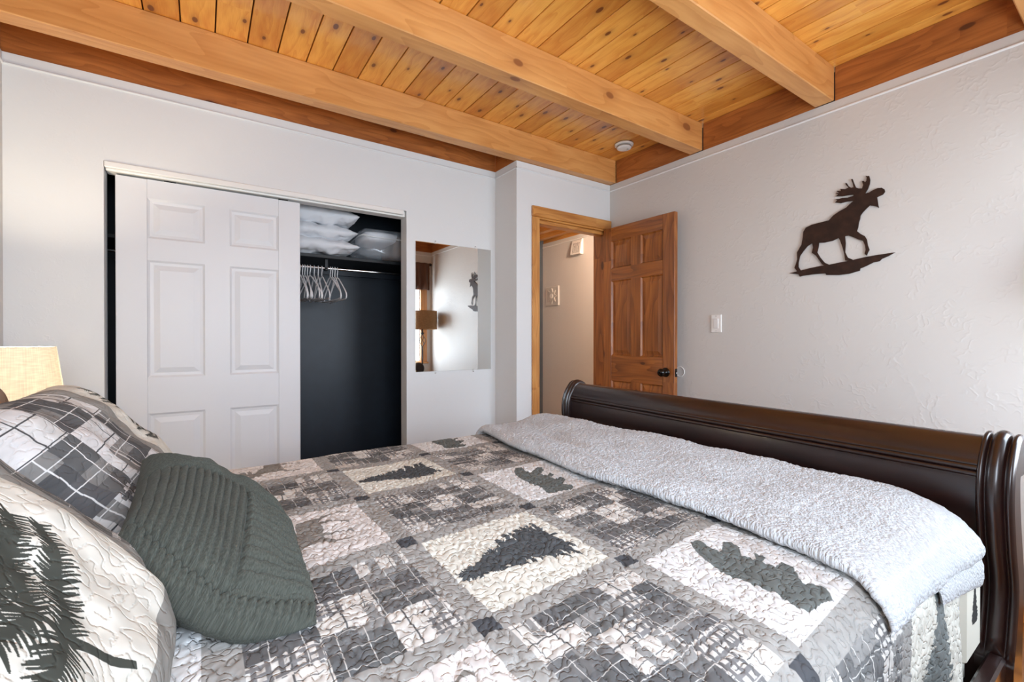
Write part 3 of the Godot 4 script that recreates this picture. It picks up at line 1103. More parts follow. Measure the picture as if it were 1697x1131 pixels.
# ------------------------------------------------------------------ closet and doors
func six_panel(parent: Node3D, xs: Array, ys: Array, w: float, y0: float, y1: float, thick: float, m: Material, steps: Array) -> void:
	# xs: the four edges of the two panel columns from 0; ys: the edges of the rows, bottom up
	var d := thick * 0.5
	var b := 0.0025
	box_at("stile", Vector3(0, y0, -d), Vector3(xs[0], y1, d), m, parent, b)
	box_at("stile", Vector3(xs[3], y0, -d), Vector3(w, y1, d), m, parent, b)
	var edges := [y0] + ys + [y1]
	for k in range(0, edges.size(), 2):
		box_at("rail", Vector3(xs[0], edges[k], -d), Vector3(xs[3], edges[k + 1], d), m, parent, 0.0)
	for k in range(0, ys.size(), 2):
		box_at("mullion", Vector3(xs[1], ys[k], -d), Vector3(xs[2], ys[k + 1], d), m, parent, 0.0)
		for c in 2:
			var x0: float = xs[c * 2]
			var x1: float = xs[c * 2 + 1]
			var at := Vector3((x0 + x1) * 0.5, (ys[k] + ys[k + 1]) * 0.5, 0)
			var o := obj("panel", panel(x1 - x0, ys[k + 1] - ys[k], steps), m, parent, at + Vector3(0, 0, d))
			obj("panel_back", box(Vector3(x1 - x0, ys[k + 1] - ys[k], thick * 0.3), 0.0), m, o, Vector3(0, 0, -d * 1.35))

func build_closet() -> void:
	slabs("wall_closet_back", "dark navy back wall inside the closet", [[-0.84, 0, -3.72, 1.72, 2.60, -3.60]], M.navy)
	slabs("wall_closet_left", "dark navy side wall inside the closet", [[-0.84, 0, -3.60, -0.72, 2.60, -3.0]], M.navy)
	slabs("wall_closet_right", "dark navy side wall of the closet by the opening", [[1.50, 0, -3.60, 1.72, 2.60, -3.0]], M.navy)
	slabs("ceiling_closet", "dark closet ceiling", [[-0.72, 2.43, -3.6, 1.5, 2.60, -3.0]], M.navy)
	slabs("wall_closet_front", "dark inner face of the closet front", [[-0.72, 0, -3.006, -0.39, 2.43, -3.0], [1.132, 0, -3.006, 1.5, 2.43, -3.0], [-0.39, 2.02, -3.006, 1.132, 2.43, -3.0]], M.navy)
	slabs("floor_closet", "bare wooden closet floor", [[-0.72, -0.015, -3.6, 1.5, 0.0, -2.9]], M.floor_board[1])
	var t := setting("trim_8", "white sliding door track across the top of the closet")
	box_at("fascia", Vector3(-0.386, 1.987, -2.918), Vector3(1.112, 2.017, -2.893), M.track_white, t, 0.004)
	box_at("rail", Vector3(-0.384, 1.978, -2.995), Vector3(1.128, 2.016, -2.92), M.track_white, t, 0.003)
	var steps := [Vector2(0, 0), Vector2(0.010, -0.0075), Vector2(0.024, -0.009), Vector2(0.050, -0.002), Vector2(0.055, -0.002)]
	var d2 := setting("door_2", "white six panel sliding closet door in front", Vector3(-0.350, 0, -2.9485))
	six_panel(d2, [0.123, 0.364, 0.476, 0.716], [0.24, 0.78, 0.962, 1.56, 1.670, 1.873], 0.832, 0.02, 1.968, 0.033, M.door_white, steps)
	var d3 := setting("door_3", "second white sliding closet door tucked behind the first", Vector3(-0.338, 0, -2.9745))
	box_at("slab", Vector3(0.004, 0.02, -0.006), Vector3(0.80, 1.968, 0.006), M.door_white, d3, 0.002)
	for x in [0.19, 0.72]:
		box_at("roller", Vector3(x, 1.968, -0.02), Vector3(x + 0.05, 1.979, 0.0), M.iron, d2, 0.001)

func build_doorway() -> void:
	var t := setting("trim_9", "honey coloured wooden door casing")
	var z := WALL_DOOR
	box_at("side_casing", Vector3(1.964, 0, z), Vector3(2.028, 2.046, z + 0.018), M.casing, t, 0.004)
	box_at("side_casing", Vector3(2.706, 0, z), Vector3(2.768, 2.046, z + 0.018), M.casing, t, 0.004)
	box_at("head_casing", Vector3(1.962, 2.047, z), Vector3(2.768, 2.123, z + 0.022), M.casing, t, 0.004)
	box_at("head_bead", Vector3(2.028, 2.033, z), Vector3(2.706, 2.047, z + 0.014), M.casing, t, 0.004)
	box_at("head_stop", Vector3(2.034, 2.006, -2.70), Vector3(2.702, 2.033, z - 0.002), M.casing, t, 0.004)
	box_at("jamb", Vector3(2.018, 0, -2.742), Vector3(2.034, 2.054, z + 0.001), M.casing, t, 0.002)
	box_at("jamb", Vector3(2.702, 0, -2.742), Vector3(2.72, 2.054, z + 0.001), M.door_wood, t, 0.002)
	box_at("head_jamb", Vector3(2.034, 2.034, -2.742), Vector3(2.702, 2.056, z - 0.001), M.casing, t, 0.002)
	# the open door stands along the wall with the moose
	var d := setting("door_1", "brown stained six panel wooden door standing open", Vector3(2.6875, 0, -2.594))
	d.rotation_degrees.y = -90
	var steps := [Vector2(0, 0), Vector2(0.009, -0.011), Vector2(0.016, -0.011), Vector2(0.042, -0.003), Vector2(0.046, -0.003)]
	six_panel(d, [0.084, 0.283, 0.373, 0.567], [0.25, 0.833, 1.03, 1.616, 1.715, 1.930], 0.664, 0.012, 2.036, 0.035, M.door_wood, steps)
	var knob := [Vector2(0, 0.0), Vector2(0.033, 0.0), Vector2(0.033, 0.004), Vector2(0.027, 0.009), Vector2(0.013, 0.012), Vector2(0.012, 0.028), Vector2(0.020, 0.034), Vector2(0.0275, 0.044), Vector2(0.028, 0.054), Vector2(0.022, 0.064), Vector2(0.010, 0.069), Vector2(0, 0.070)]
	obj("knob", lathe(knob, 32), M.black, d, Vector3(0.594, 0.926, 0.0175), Vector3(90, 0, 0))
	obj("knob", lathe(knob.slice(0, 8) + [Vector2(0.02, 0.05), Vector2(0, 0.052)], 32), M.black, d, Vector3(0.594, 0.926, -0.0175), Vector3(-90, 0, 0))
	var lp := obj("latch_plate", box(Vector3(0.003, 0.056, 0.024), 0.001), M.black, d, Vector3(0.665, 0.926, 0))
	obj("latch", box(Vector3(0.012, 0.018, 0.012), 0.003), M.chrome, lp, Vector3(0.006, 0, 0))
	for y in [0.25, 1.05, 1.83]:
		obj("hinge", tube([Vector3(-0.006, y - 0.045, -0.012), Vector3(-0.006, y + 0.045, -0.012)], 0.006, 10), M.iron, d)
	var ringp := []
	for i in 41: ringp.append(Vector3(0, sin(TAU * i / 40.0), cos(TAU * i / 40.0)) * 0.034 + Vector3(-0.002, 0, 0))
	var bump := obj("wall_bumper", tube(ringp, 0.003, 8, true), M.plastic, null, Vector3(WALL_RIGHT, 0.930, -1.955))
	tag(bump, "thin round white bumper ring on the wall behind the door knob", "door stop")

# ------------------------------------------------------------------ bed
func smooth_path(p: Array, per: int, closed: bool) -> PackedVector2Array:
	var out := PackedVector2Array()
	var n := p.size()
	for i in (n if closed else n - 1):
		var a: Vector2 = p[(i - 1 + n) % n] if closed or i > 0 else p[0]
		var b: Vector2 = p[i]
		var c: Vector2 = p[(i + 1) % n]
		var d: Vector2 = p[(i + 2) % n] if closed or i + 2 < n else p[n - 1]
		for k in per: out.append(b.cubic_interpolate(c, a, d, float(k) / per))
	if not closed: out.append(p[n - 1])
	return out

func post_mesh(prof: PackedVector2Array, z0: float, z1: float) -> ArrayMesh:
	# a bead, a broad round and another bead run up the post, around its curl and down its back
	var n := prof.size()
	var zn := 44
	var nor := PackedVector2Array()
	for i in n:
		var t := (prof[(i + 1) % n] - prof[(i - 1 + n) % n]).normalized()
		nor.append(Vector2(t.y, -t.x))
	var pos := PackedVector3Array()
	var uv := PackedVector2Array()
	var wd := z1 - z0
	for j in zn + 1:
		var s := float(j) / zn
		var g := 0.0
		for q in [[0.12, 0.115, 0.011], [0.5, 0.24, 0.016], [0.88, 0.115, 0.011]]:
			var d: float = (s - q[0]) / q[1]
			if absf(d) < 1.0: g = maxf(g, q[2] * pow(1.0 - d * d, 0.6))
		for i in n + 1:
			var p := prof[i % n]
			var k := smoothstep(0.425, 0.455, p.y)
			var q := p + nor[i % n] * g * k
			pos.append(Vector3(q.x, q.y, z0 + wd * s))
			uv.append(Vector2(q.y, s * 0.1))
	var a := grid_arrays(n, zn, pos, uv, PackedVector2Array(), false, true)
	var t2 := Geometry2D.triangulate_polygon(prof)
	var st := st_new()
	for i in range(0, t2.size(), 3):
		for z in [z0, z1]:
			var p := []
			for k in 3: p.append(Vector3(prof[t2[i + k]].x, prof[t2[i + k]].y, z))
			face(st, p, Vector3(0, 0, -1.0 if z == z0 else 1.0))
	st.index()
	return joined([a, st.commit_to_arrays()])

func arc(c: Vector2, r: float, a0: float, a1: float, n: int) -> Array:
	var o := []
	for i in n + 1:
		var a := deg_to_rad(lerpf(a0, a1, float(i) / n))
		o.append(c + Vector2(cos(a), sin(a)) * r)
	return o

func build_bed() -> void:
	var bed := thing("sleigh_bed", "dark mahogany sleigh bed with a rolled footboard and reeded posts", "bed", Vector3(1.534, 0, -1.022))
	bed.rotation_degrees.y = -3.06
	var m: Material = M.mahogany
	# posts: floor, back, curl, front
	var pts := [Vector2(0.004, 0), Vector2(0.04, 0), Vector2(0.080, 0), Vector2(0.080, 0.2), Vector2(0.080, 0.40), Vector2(0.085, 0.488), Vector2(0.098, 0.582), Vector2(0.078, 0.676), Vector2(0.062, 0.755), Vector2(0.056, 0.815), Vector2(0.062, 0.845)]
	pts += arc(Vector2(0.086, 0.886), 0.040, -70, 145, 11)
	pts += [Vector2(0.036, 0.885), Vector2(0.022, 0.858), Vector2(0.014, 0.828), Vector2(0.011, 0.79), Vector2(0.014, 0.755), Vector2(0.029, 0.676), Vector2(0.053, 0.582), Vector2(0.035, 0.488), Vector2(0.014, 0.425), Vector2(0.008, 0.395), Vector2(0.004, 0.2)]
	var prof := smooth_path(pts, 4, true)
	for z in [-0.824, 0.760]:
		obj("post", post_mesh(prof, z, z + 0.064), m, bed)
	var roll := [Vector2(0.022, 0.859), Vector2(0.026, 0.872), Vector2(0.034, 0.890), Vector2(0.046, 0.908), Vector2(0.062, 0.921), Vector2(0.082, 0.925), Vector2(0.104, 0.917), Vector2(0.116, 0.900), Vector2(0.118, 0.885), Vector2(0.112, 0.866), Vector2(0.097, 0.852), Vector2(0.078, 0.848), Vector2(0.05, 0.852)]
	obj("top_rail", profile_bar(smooth_path(roll, 5, true), -0.765, 0.765), m, bed)
	for y in [0.853, 0.839]:
		obj("bead", tube([Vector3(0.024, y, -0.765), Vector3(0.024, y, 0.765)], 0.0068, 12), m, bed)
	var pan := [Vector2(0.024, 0.28), Vector2(0.04, 0.28), Vector2(0.060, 0.28), Vector2(0.066, 0.42), Vector2(0.078, 0.52), Vector2(0.086, 0.60), Vector2(0.072, 0.70), Vector2(0.060, 0.80), Vector2(0.066, 0.850), Vector2(0.045, 0.856), Vector2(0.026, 0.845), Vector2(0.022, 0.80), Vector2(0.024, 0.755), Vector2(0.038, 0.676), Vector2(0.060, 0.582), Vector2(0.046, 0.49), Vector2(0.028, 0.42)]
	obj("panel", profile_bar(smooth_path(pan, 5, true), -0.765, 0.765), m, bed)
	box_at("bottom_rail", Vector3(0.012, 0.16, -0.765), Vector3(0.08, 0.43, 0.765), m, bed, 0.006)
	# side rails and headboard keep to the room's axes
	var back := bed.global_transform.affine_inverse()
	for q in [-0.226, -1.818]:
		var o := obj("side_rail", box(Vector3(2.06, 0.20, 0.03), 0.005), m, bed)
		o.transform = back * Transform3D(Basis(), Vector3(0.475, 0.335, q))
	var hb := []
	for p in pts: hb.append(Vector2(-p.x * 1.1, p.y * (1.0 if p.y < 0.5 else 1.0 + (p.y - 0.5) * 0.55)))
	hb.reverse()
	for z in [-1.846, -0.262]:
		var o := obj("head_post", post_mesh(smooth_path(hb, 4, true), 0, 0.064), m, bed)
		o.transform = back * Transform3D(Basis(), Vector3(-0.545, 0, z))
	var hp := obj("head_panel", box(Vector3(0.03, 0.80, 1.53), 0.008), m, bed)
	hp.transform = back * Transform3D(Basis(), Vector3(-0.60, 0.66, -1.022))
	var hr := obj("head_rail", profile_bar(PackedVector2Array(arc(Vector2.ZERO, 0.06, 0, 350, 36)), -0.762, 0.762), m, bed)
	hr.transform = back * Transform3D(Basis(), Vector3(-0.63, 1.10, -1.022))
	var fd := box_at("box_spring", Vector3(-0.52, 0.02, -1.79), Vector3(1.47, 0.33, -0.285), M.linen_white, null, 0.02)
	tag(fd, "box spring under the mattress inside the bed frame", "box spring")

# surface of the made bed: x along the bed, w across it (equal to z on top), folded down over both sides
const BED_TOP := 0.722
const NEAR := -0.335
const FAR := -1.755
const ROUND := 0.075

func bed_at(x: float, w: float) -> Array:
	var y := BED_TOP + 0.010 * exp(-pow((w + 1.03) / 0.5, 2.0)) - 0.006 * smoothstep(0.9, 1.35, x)
	if w > NEAR:
		var a := (w - NEAR) / ROUND
		if a < PI / 2: return [Vector3(x, y - ROUND * (1.0 - cos(a)), NEAR + ROUND * sin(a)), Vector3(0, cos(a), sin(a))]
		return [Vector3(x, y - ROUND - (a - PI / 2) * ROUND, NEAR + ROUND), Vector3(0, 0, 1)]
	if w < FAR:
		var a := (FAR - w) / ROUND
		if a < PI / 2: return [Vector3(x, y - ROUND * (1.0 - cos(a)), FAR - ROUND * sin(a)), Vector3(0, cos(a), -sin(a))]
		return [Vector3(x, y - ROUND - (a - PI / 2) * ROUND, FAR - ROUND), Vector3(0, 0, -1)]
	return [Vector3(x, y, w), Vector3.UP]

func build_bedding() -> void:
	var mt := box_at("mattress", Vector3(-0.53, 0.332, -1.815), Vector3(1.50, 0.690, -0.270), M.sheet, null, 0.045)
	tag(mt, "mattress in a cream sheet printed with dark trees, under the quilt", "mattress")
	var lo_ := Vector3(1.325, 0.44, -0.31) - mt.position
	var hi_ := Vector3(1.492, 0.695, -0.247) - mt.position
	box_at("sheet_fold", lo_, hi_, M.sheet, mt, 0.026)
	# quilt
	var x0 := -0.52
	var x1 := 1.315
	var w0 := -2.10
	var w1 := 0.035
	var nu := 300
	var nv := 348
	var pos := PackedVector3Array()
	var uv := PackedVector2Array()
	var uv2 := PackedVector2Array()
	pos.resize((nu + 1) * (nv + 1))
	uv.resize(pos.size())
	uv2.resize(pos.size())
	var big := noise(77, 3.2, 2)
	var k := 0
	for j in nv + 1:
		var w := lerpf(w0, w1, float(j) / nv)
		for i in nu + 1:
			var x := lerpf(x0, x1, float(i) / nu)
			var q := bed_at(x, w)
			var p: Vector3 = q[0]
			var n: Vector3 = q[1]
			var hx := int(fposmod(x / QTILE, 1.0) * QN)
			var hy := int(fposmod(w / QTILE, 1.0) * QN)
			var puff := quilt_height[mini(hy, QN - 1) * QN + mini(hx, QN - 1)]
			var low := big.get_noise_2d(x, w)
			var hang := maxf(0.0, (w - NEAR - 0.1) if w > NEAR else (FAR - 0.1 - w))
			p += n * (0.0048 * puff + 0.006 * low + 0.05 * hang * sin(x * 11.0 + 2.0 * low))
			pos[k] = p
			uv[k] = Vector2(x / QTILE, w / QTILE)
			var v := w + 0.065 * (x - 0.351)
			uv2[k] = Vector2((x + 0.638) / (0.3295 * COLS), (v + 2.188) / (0.322 * ROWS))
			k += 1
	var top := grid_arrays(nu, nv, pos, uv, uv2, true)
	# the cloth has a thickness: a second, coarser sheet below it and a rolled hem
	var pos2 := PackedVector3Array()
	var uvb := PackedVector2Array()
	for j in 59:
		var w := lerpf(w0, w1, j / 58.0)
		for i in 41:
			var x := lerpf(x0, x1, i / 40.0)
			var q := bed_at(x, w)
			pos2.append(q[0] - q[1] * 0.007)
			uvb.append(Vector2(x, w) / QTILE)
	var under := grid_arrays(40, 58, pos2, uvb, uvb, false)
	var qn := obj("quilt", joined([top, under]), M.quilt)
	tag(qn, "grey and cream patchwork quilt with pines, bears and checks covering the bed", "quilt")
	var hem := []
	for j in 120:
		var w := lerpf(w0, w1, j / 119.0)
		var q := bed_at(x1, w)
		hem.append(q[0])
	obj("hem", tube(hem, 0.0075, 8), M.sash_cloth if M.has("sash_cloth") else M.linen_white, qn)
	build_throw()

func throw_front(w: float) -> float:
	var zs := [-2.05, -1.845, -1.334, -1.012, -0.772, -0.578, -0.44, -0.331, -0.279, -0.225, -0.15]
	var xs := [1.09, 1.055, 0.975, 0.945, 0.972, 0.984, 0.968, 0.950, 0.930, 0.915, 0.91]
	for i in zs.size() - 1:
		if w <= zs[i + 1]:
			var t := clampf(inverse_lerp(zs[i], zs[i + 1], w), 0.0, 1.0)
			return lerpf(xs[i], xs[i + 1], smoothstep(0.0, 1.0, t))
	return xs[-1]

func build_throw() -> void:
	# folded double: profile runs from below the front fold, round it, over the top and down at the foot
	var prof := [Vector2(0.10, 0.009), Vector2(0.03, 0.010), Vector2(0.006, 0.016), Vector2(-0.002, 0.027), Vector2(0.006, 0.039), Vector2(0.03, 0.046), Vector2(0.08, 0.044), Vector2(0.15, 0.045), Vector2(0.24, 0.050), Vector2(0.33, 0.060), Vector2(0.42, 0.068), Vector2(0.47, 0.070), Vector2(0.505, 0.060), Vector2(0.515, 0.035), Vector2(0.51, 0.010)]
	var line := smooth_path(prof, 10, false)
	var nu := line.size() - 1
	var nv := 330
	var w0 := -1.93
	var pos := PackedVector3Array()
	var uv := PackedVector2Array()
	var fine := noise(91, 55.0, 2)
	var fold := noise(92, 4.0, 2)
	for j in nv + 1:
		var t := float(j) / nv
		for i in nu + 1:
			var q := line[i]
			var end := -0.246 + 0.012 * smoothstep(0.25, 0.5, q.x)
			var w := lerpf(w0, end, t)
			var xf := throw_front(w)
			var x := xf + q.x * (1.462 - xf) / 0.515
			var s := bed_at(x, w)
			var taper := minf(1.0, sqrt(maxf(0.0, minf((w - w0) / 0.02, (end - w) / 0.02)) + 0.02))
			var hgt := 0.008 + (q.y - 0.008) * taper * (1.0 - 0.45 * smoothstep(-0.40, -0.26, w))
			var p: Vector3 = s[0] + s[1] * hgt
			# a soft crease and the deep nap of the fleece
			var top := smoothstep(0.02, 0.04, q.y)
			p += s[1] * (0.010 * fold.get_noise_2d(x * 1.3, w * 0.7) * top - 0.009 * top * exp(-pow((x - xf - 0.13 - 0.05 * sin(w * 3.0)) / 0.02, 2.0)) * smoothstep(-1.75, -1.4, w) * (1.0 - smoothstep(-1.1, -0.8, w)))
			p += s[1] * 0.0035 * fine.get_noise_2d(x, w) * taper
			pos.append(p)
			uv.append(Vector2(x, w))
	var o := obj("throw_blanket", mesh_of([grid_arrays(nu, nv, pos, uv, PackedVector2Array(), true)]), M.fleece)
	tag(o, "white sherpa fleece throw folded across the foot of the bed", "blanket")
	# the lower layer of the fold peeps out at the near foot corner
	var list := []
	for side in [1.0, -1.0]:
		var fp := PackedVector3Array()
		var fu := PackedVector2Array()
		for j in 25:
			for i in 41:
				var x := lerpf(1.16, 1.455, i / 40.0)
				var far_end := -0.224 + 0.050 * pow(i / 40.0, 1.4)
				var w := lerpf(-0.31, far_end, j / 24.0)
				var q := bed_at(x, w)
				var round_ := sqrt(clampf(minf((24 - j) / 4.0, minf(i, 40 - i) / 3.0), 0.0, 1.0))
				fp.append(q[0] + q[1] * (0.016 + side * 0.009 * round_ + 0.002 * fine.get_noise_2d(x, w)))
				fu.append(Vector2(x, w))
		list.append(grid_arrays(40, 24, fp, fu, PackedVector2Array(), side > 0.0))
	obj("lower_fold", joined(list), M.fleece, o)

# ------------------------------------------------------------------ pillows
# soft pillow in its own axes: x across, y up, z out of its face
func pillow_mesh(w: float, h: float, thick: float, nu: int, nv: int, sd: int, crease := 0.012, bow := 0.05) -> ArrayMesh:
	var n := noise(sd, 1.0, 2)
	var list := []
	for side in [1.0, -1.0]:
		var pos := PackedVector3Array()
		var uv := PackedVector2Array()
		for j in nv + 1:
			for i in nu + 1:
				var a := sin((float(i) / nu - 0.5) * PI)
				var b := sin((float(j) / nv - 0.5) * PI)
				var x := a * w * 0.5 * (1.0 - bow * (1.0 - b * b))
				var y := b * h * 0.5 * (1.0 - bow * (1.0 - a * a))
				var lift := pow(maxf(0.0, (1.0 - a * a * a * a) * (1.0 - b * b * b * b)), 0.55)
				var z: float = side * thick * 0.5 * lift
				var r := clampf(1.0 - lift, 0.0, 1.0)
				z += side * crease * lift * (n.get_noise_2d(x * 7.0, y * 7.0 + side * 9.0) + 0.9 * r * n.get_noise_2d(x * 22.0, y * 22.0))
				pos.append(Vector3(x, y, z))
				uv.append(Vector2(x / w + 0.5, 0.5 - y / h))
		list.append(grid_arrays(nu, nv, pos, uv, uv, side < 0.0))
	return joined(list)

func build_pillows() -> void:
	var th := deg_to_rad(48.0)
	var up := Vector3(-cos(th), sin(th), 0)
	var out := Vector3(sin(th), cos(th), 0)
	var basis_ := Basis(Vector3(0, 0, -1), up, out)
	var near := thing("pillow", "pillow sham with one large dark pine on cream, nearest the viewer", "pillow", Vector3.ZERO, "quilted pillow shams")
	near.transform = Transform3D(basis_, Vector3(-0.226, 0.888, -0.605))
	obj("sham", pillow_mesh(0.74, 0.53, 0.20, 90, 70, 5), M.pillow_near, near)
	var far := thing("pillow", "pillow sham with grey checks and a cream far side, near the closet", "pillow", Vector3.ZERO, "quilted pillow shams")
	far.transform = Transform3D(basis_, Vector3(-0.218, 0.862, -1.425))
	obj("sham", pillow_mesh(0.75, 0.43, 0.20, 90, 70, 6), M.pillow_far, far)
	obj("care_tag", box(Vector3(0.035, 0.022, 0.002), 0.0005), M.cord, far, Vector3(0.335, 0.190, 0.0), Vector3(10, 0, 8))
	var third := thing("pillow", "plain taupe pillow peeping out behind the checked sham", "pillow")
	third.transform = Transform3D(Basis(Vector3(0, 0, -1), Vector3(-0.42, 0.907, 0), Vector3(0.907, 0.42, 0)), Vector3(-0.400, 0.880, -1.40))
	M.taupe = relief(mat(Color(0.56, 0.47, 0.40), 0.88), M.quilt_relief, 0.2)
	obj("pillowcase", pillow_mesh(0.70, 0.42, 0.13, 50, 40, 8), M.taupe, third)
	build_cushion()

func build_cushion() -> void:
	# corners: far top, near top, near bottom, far bottom
	var A := Vector3(-0.107, 0.900, -1.250)
	var B := Vector3(-0.104, 0.868, -0.880)
	var C := Vector3(0.138, 0.742, -0.708)
	var D := Vector3(0.125, 0.742, -1.080)
	var root := Vector3(0.03, 0.735, -0.98)
	var t := thing("cushion", "dark green corduroy throw cushion leaning on the pillows", "cushion", root)
	var ac := (B - A + C - D).normalized()
	var dn := (D - A + C - B).normalized()
	var n := ac.cross(dn).normalized()
	if n.y < 0.0: n = -n
	var wr := noise(101, 1.0, 2)
	var list := []
	for side in [1.0, -1.0]:
		var nu := 380 if side > 0.0 else 60
		var nv := 340 if side > 0.0 else 60
		var pos := PackedVector3Array()
		var uv := PackedVector2Array()
		for j in nv + 1:
			for i in nu + 1:
				var sa := sin((float(i) / nu - 0.5) * PI)
				var sb := sin((float(j) / nv - 0.5) * PI)
				var a := 0.5 + 0.5 * sa * (1.0 - 0.04 * (1.0 - sb * sb))
				var b := 0.5 + 0.5 * sb * (1.0 - 0.04 * (1.0 - sa * sa))
				var p := A.lerp(B, a).lerp(D.lerp(C, a), b)
				# the near edge sags onto the quilt
				var sag := (1.0 - sb * sb) * smoothstep(0.35, 1.0, a)
				p += (ac * 0.052 - n * 0.040) * sag
				var lift := pow(maxf(0.0, (1.0 - pow(absf(sa), 3.0)) * (1.0 - pow(absf(sb), 3.0))), 0.55)
				var hgt: float = (0.082 if side > 0.0 else 0.045) * lift
				if side > 0.0:
					# four corduroy patches with ribs at right angles, meeting in sunken seams
					var wob := 0.006 * wr.get_noise_2d(a * 5.0, b * 5.0)
					var c := 0.0
					var seam := 1.0
					var A1 := 0.44
					var A2 := 0.93
					var B1 := 0.56
					if a < A1:
						c = (a + wob) * 30.0
						seam = absf(a - A1)
					elif a > A2:
						c = (b + wob) * 24.0 + 0.5
						seam = absf(a - A2)
					elif b < B1:
						c = (b + wob) * 24.0
						seam = minf(minf(absf(b - B1), absf(a - A1)), absf(a - A2))
					else:
						c = (a + wob) * 24.0
						seam = minf(minf(absf(b - B1), absf(a - A1)), absf(a - A2))
					var rib := pow(absf(sin(PI * c)), 0.55)
					hgt += (0.0095 * rib - 0.010 * exp(-pow(seam / 0.010, 2.0))) * smoothstep(0.0, 0.15, lift)
				hgt += 0.010 * lift * wr.get_noise_2d(a * 3.0 + side * 7.0, b * 3.0) + 0.010 * (1.0 - lift) * lift * wr.get_noise_2d(a * 14.0, b * 14.0)
				p += n * hgt * side
				pos.append(p - root)
				uv.append(Vector2(a, b))
		list.append(grid_arrays(nu, nv, pos, uv, uv, (ac.cross(dn).dot(n) < 0.0) != (side < 0.0)))
	obj("cover", joined(list), M.cord, t)

# ------------------------------------------------------------------ things on the walls
func build_wall_things() -> void:
	var mi := thing("wall_mirror", "frameless rectangular mirror held by small clips beside the closet", "mirror", Vector3(1.4905, 0.934, WALL_BACK))
	obj("glass", box(Vector3(0.599, 0.892, 0.005), 0.0015), M.mirror, mi, Vector3(0, 0.446, 0.0045))
	for q in [[-0.155, 0.892], [0.163, 0.892], [-0.155, 0.0], [0.145, 0.0]]:
		var s := 1.0 if q[1] > 0.4 else -1.0
		var c := obj("clip", box(Vector3(0.014, 0.022, 0.004), 0.0012), M.clear, mi, Vector3(q[0], q[1] + s * 0.004, 0.0095))
		obj("screw", lathe([Vector2(0, 0), Vector2(0.0035, 0.0), Vector2(0.003, 0.002), Vector2(0, 0.0025)], 14), M.chrome, c, Vector3(0, s * 0.007, 0.002), Vector3(90, 0, 0))
	# steel cut-out of a moose
	var mo := thing("moose_wall_art", "rusty brown steel cut-out of a walking moose on the wall", "wall art", Vector3(WALL_RIGHT - 0.006, 1.535, -1.0))
	mo.rotation_degrees.y = -90
	obj("moose", extrude(points(ELK, Vector2.ONE, Vector2.ZERO), 0.004), M.rust, mo)
	obj("ground_strip", extrude(points(LEDGE, Vector2.ONE, Vector2.ZERO), 0.0038), M.rust, mo)
	for q in [[0.0, 0.2], [-0.1, 0.2], [0.1, 0.0]]:
		obj("standoff", box(Vector3(0.01, 0.01, 0.006), 0.001), M.iron, mo, Vector3(q[0], q[1], -0.003))
	var sw := thing("light_switch", "white rocker light switch on the wall beside the wooden door", "light switch", Vector3(WALL_RIGHT, 1.260, -1.682))
	sw.rotation_degrees.y = -90
	obj("plate", box(Vector3(0.072, 0.117, 0.007), 0.0028), M.plastic, sw, Vector3(0, 0, 0.0035))
	obj("rocker", box(Vector3(0.033, 0.066, 0.006), 0.002), M.white, sw, Vector3(0, 0, 0.0085), Vector3(4, 0, 0))
	for y in [-0.048, 0.048]:
		obj("screw", lathe([Vector2(0, 0), Vector2(0.003, 0), Vector2(0.0025, 0.0015), Vector2(0, 0.002)], 12), M.plastic_dim, sw, Vector3(0, y, 0.007), Vector3(90, 0, 0))
	var sd := thing("smoke_detector", "round white smoke detector on the plank ceiling", "smoke detector", Vector3(2.585, DECK, -2.305))
	obj("base", lathe([Vector2(0, -0.016), Vector2(0.060, -0.016), Vector2(0.068, -0.012), Vector2(0.070, 0.0), Vector2(0, 0.0)], 40), M.plastic, sd)
	obj("vent_ring", lathe([Vector2(0, -0.022), Vector2(0.050, -0.022), Vector2(0.050, -0.014), Vector2(0, -0.014)], 40), M.plastic_dim, sd)
	obj("cover", lathe([Vector2(0, -0.040), Vector2(0.040, -0.039), Vector2(0.052, -0.034), Vector2(0.055, -0.022), Vector2(0, -0.022)], 40), M.plastic, sd)
	obj("test_button", lathe([Vector2(0, -0.0425), Vector2(0.008, -0.042), Vector2(0.009, -0.038), Vector2(0, -0.038)], 16), M.plastic_dim, sd, Vector3(0.018, 0, 0.018))

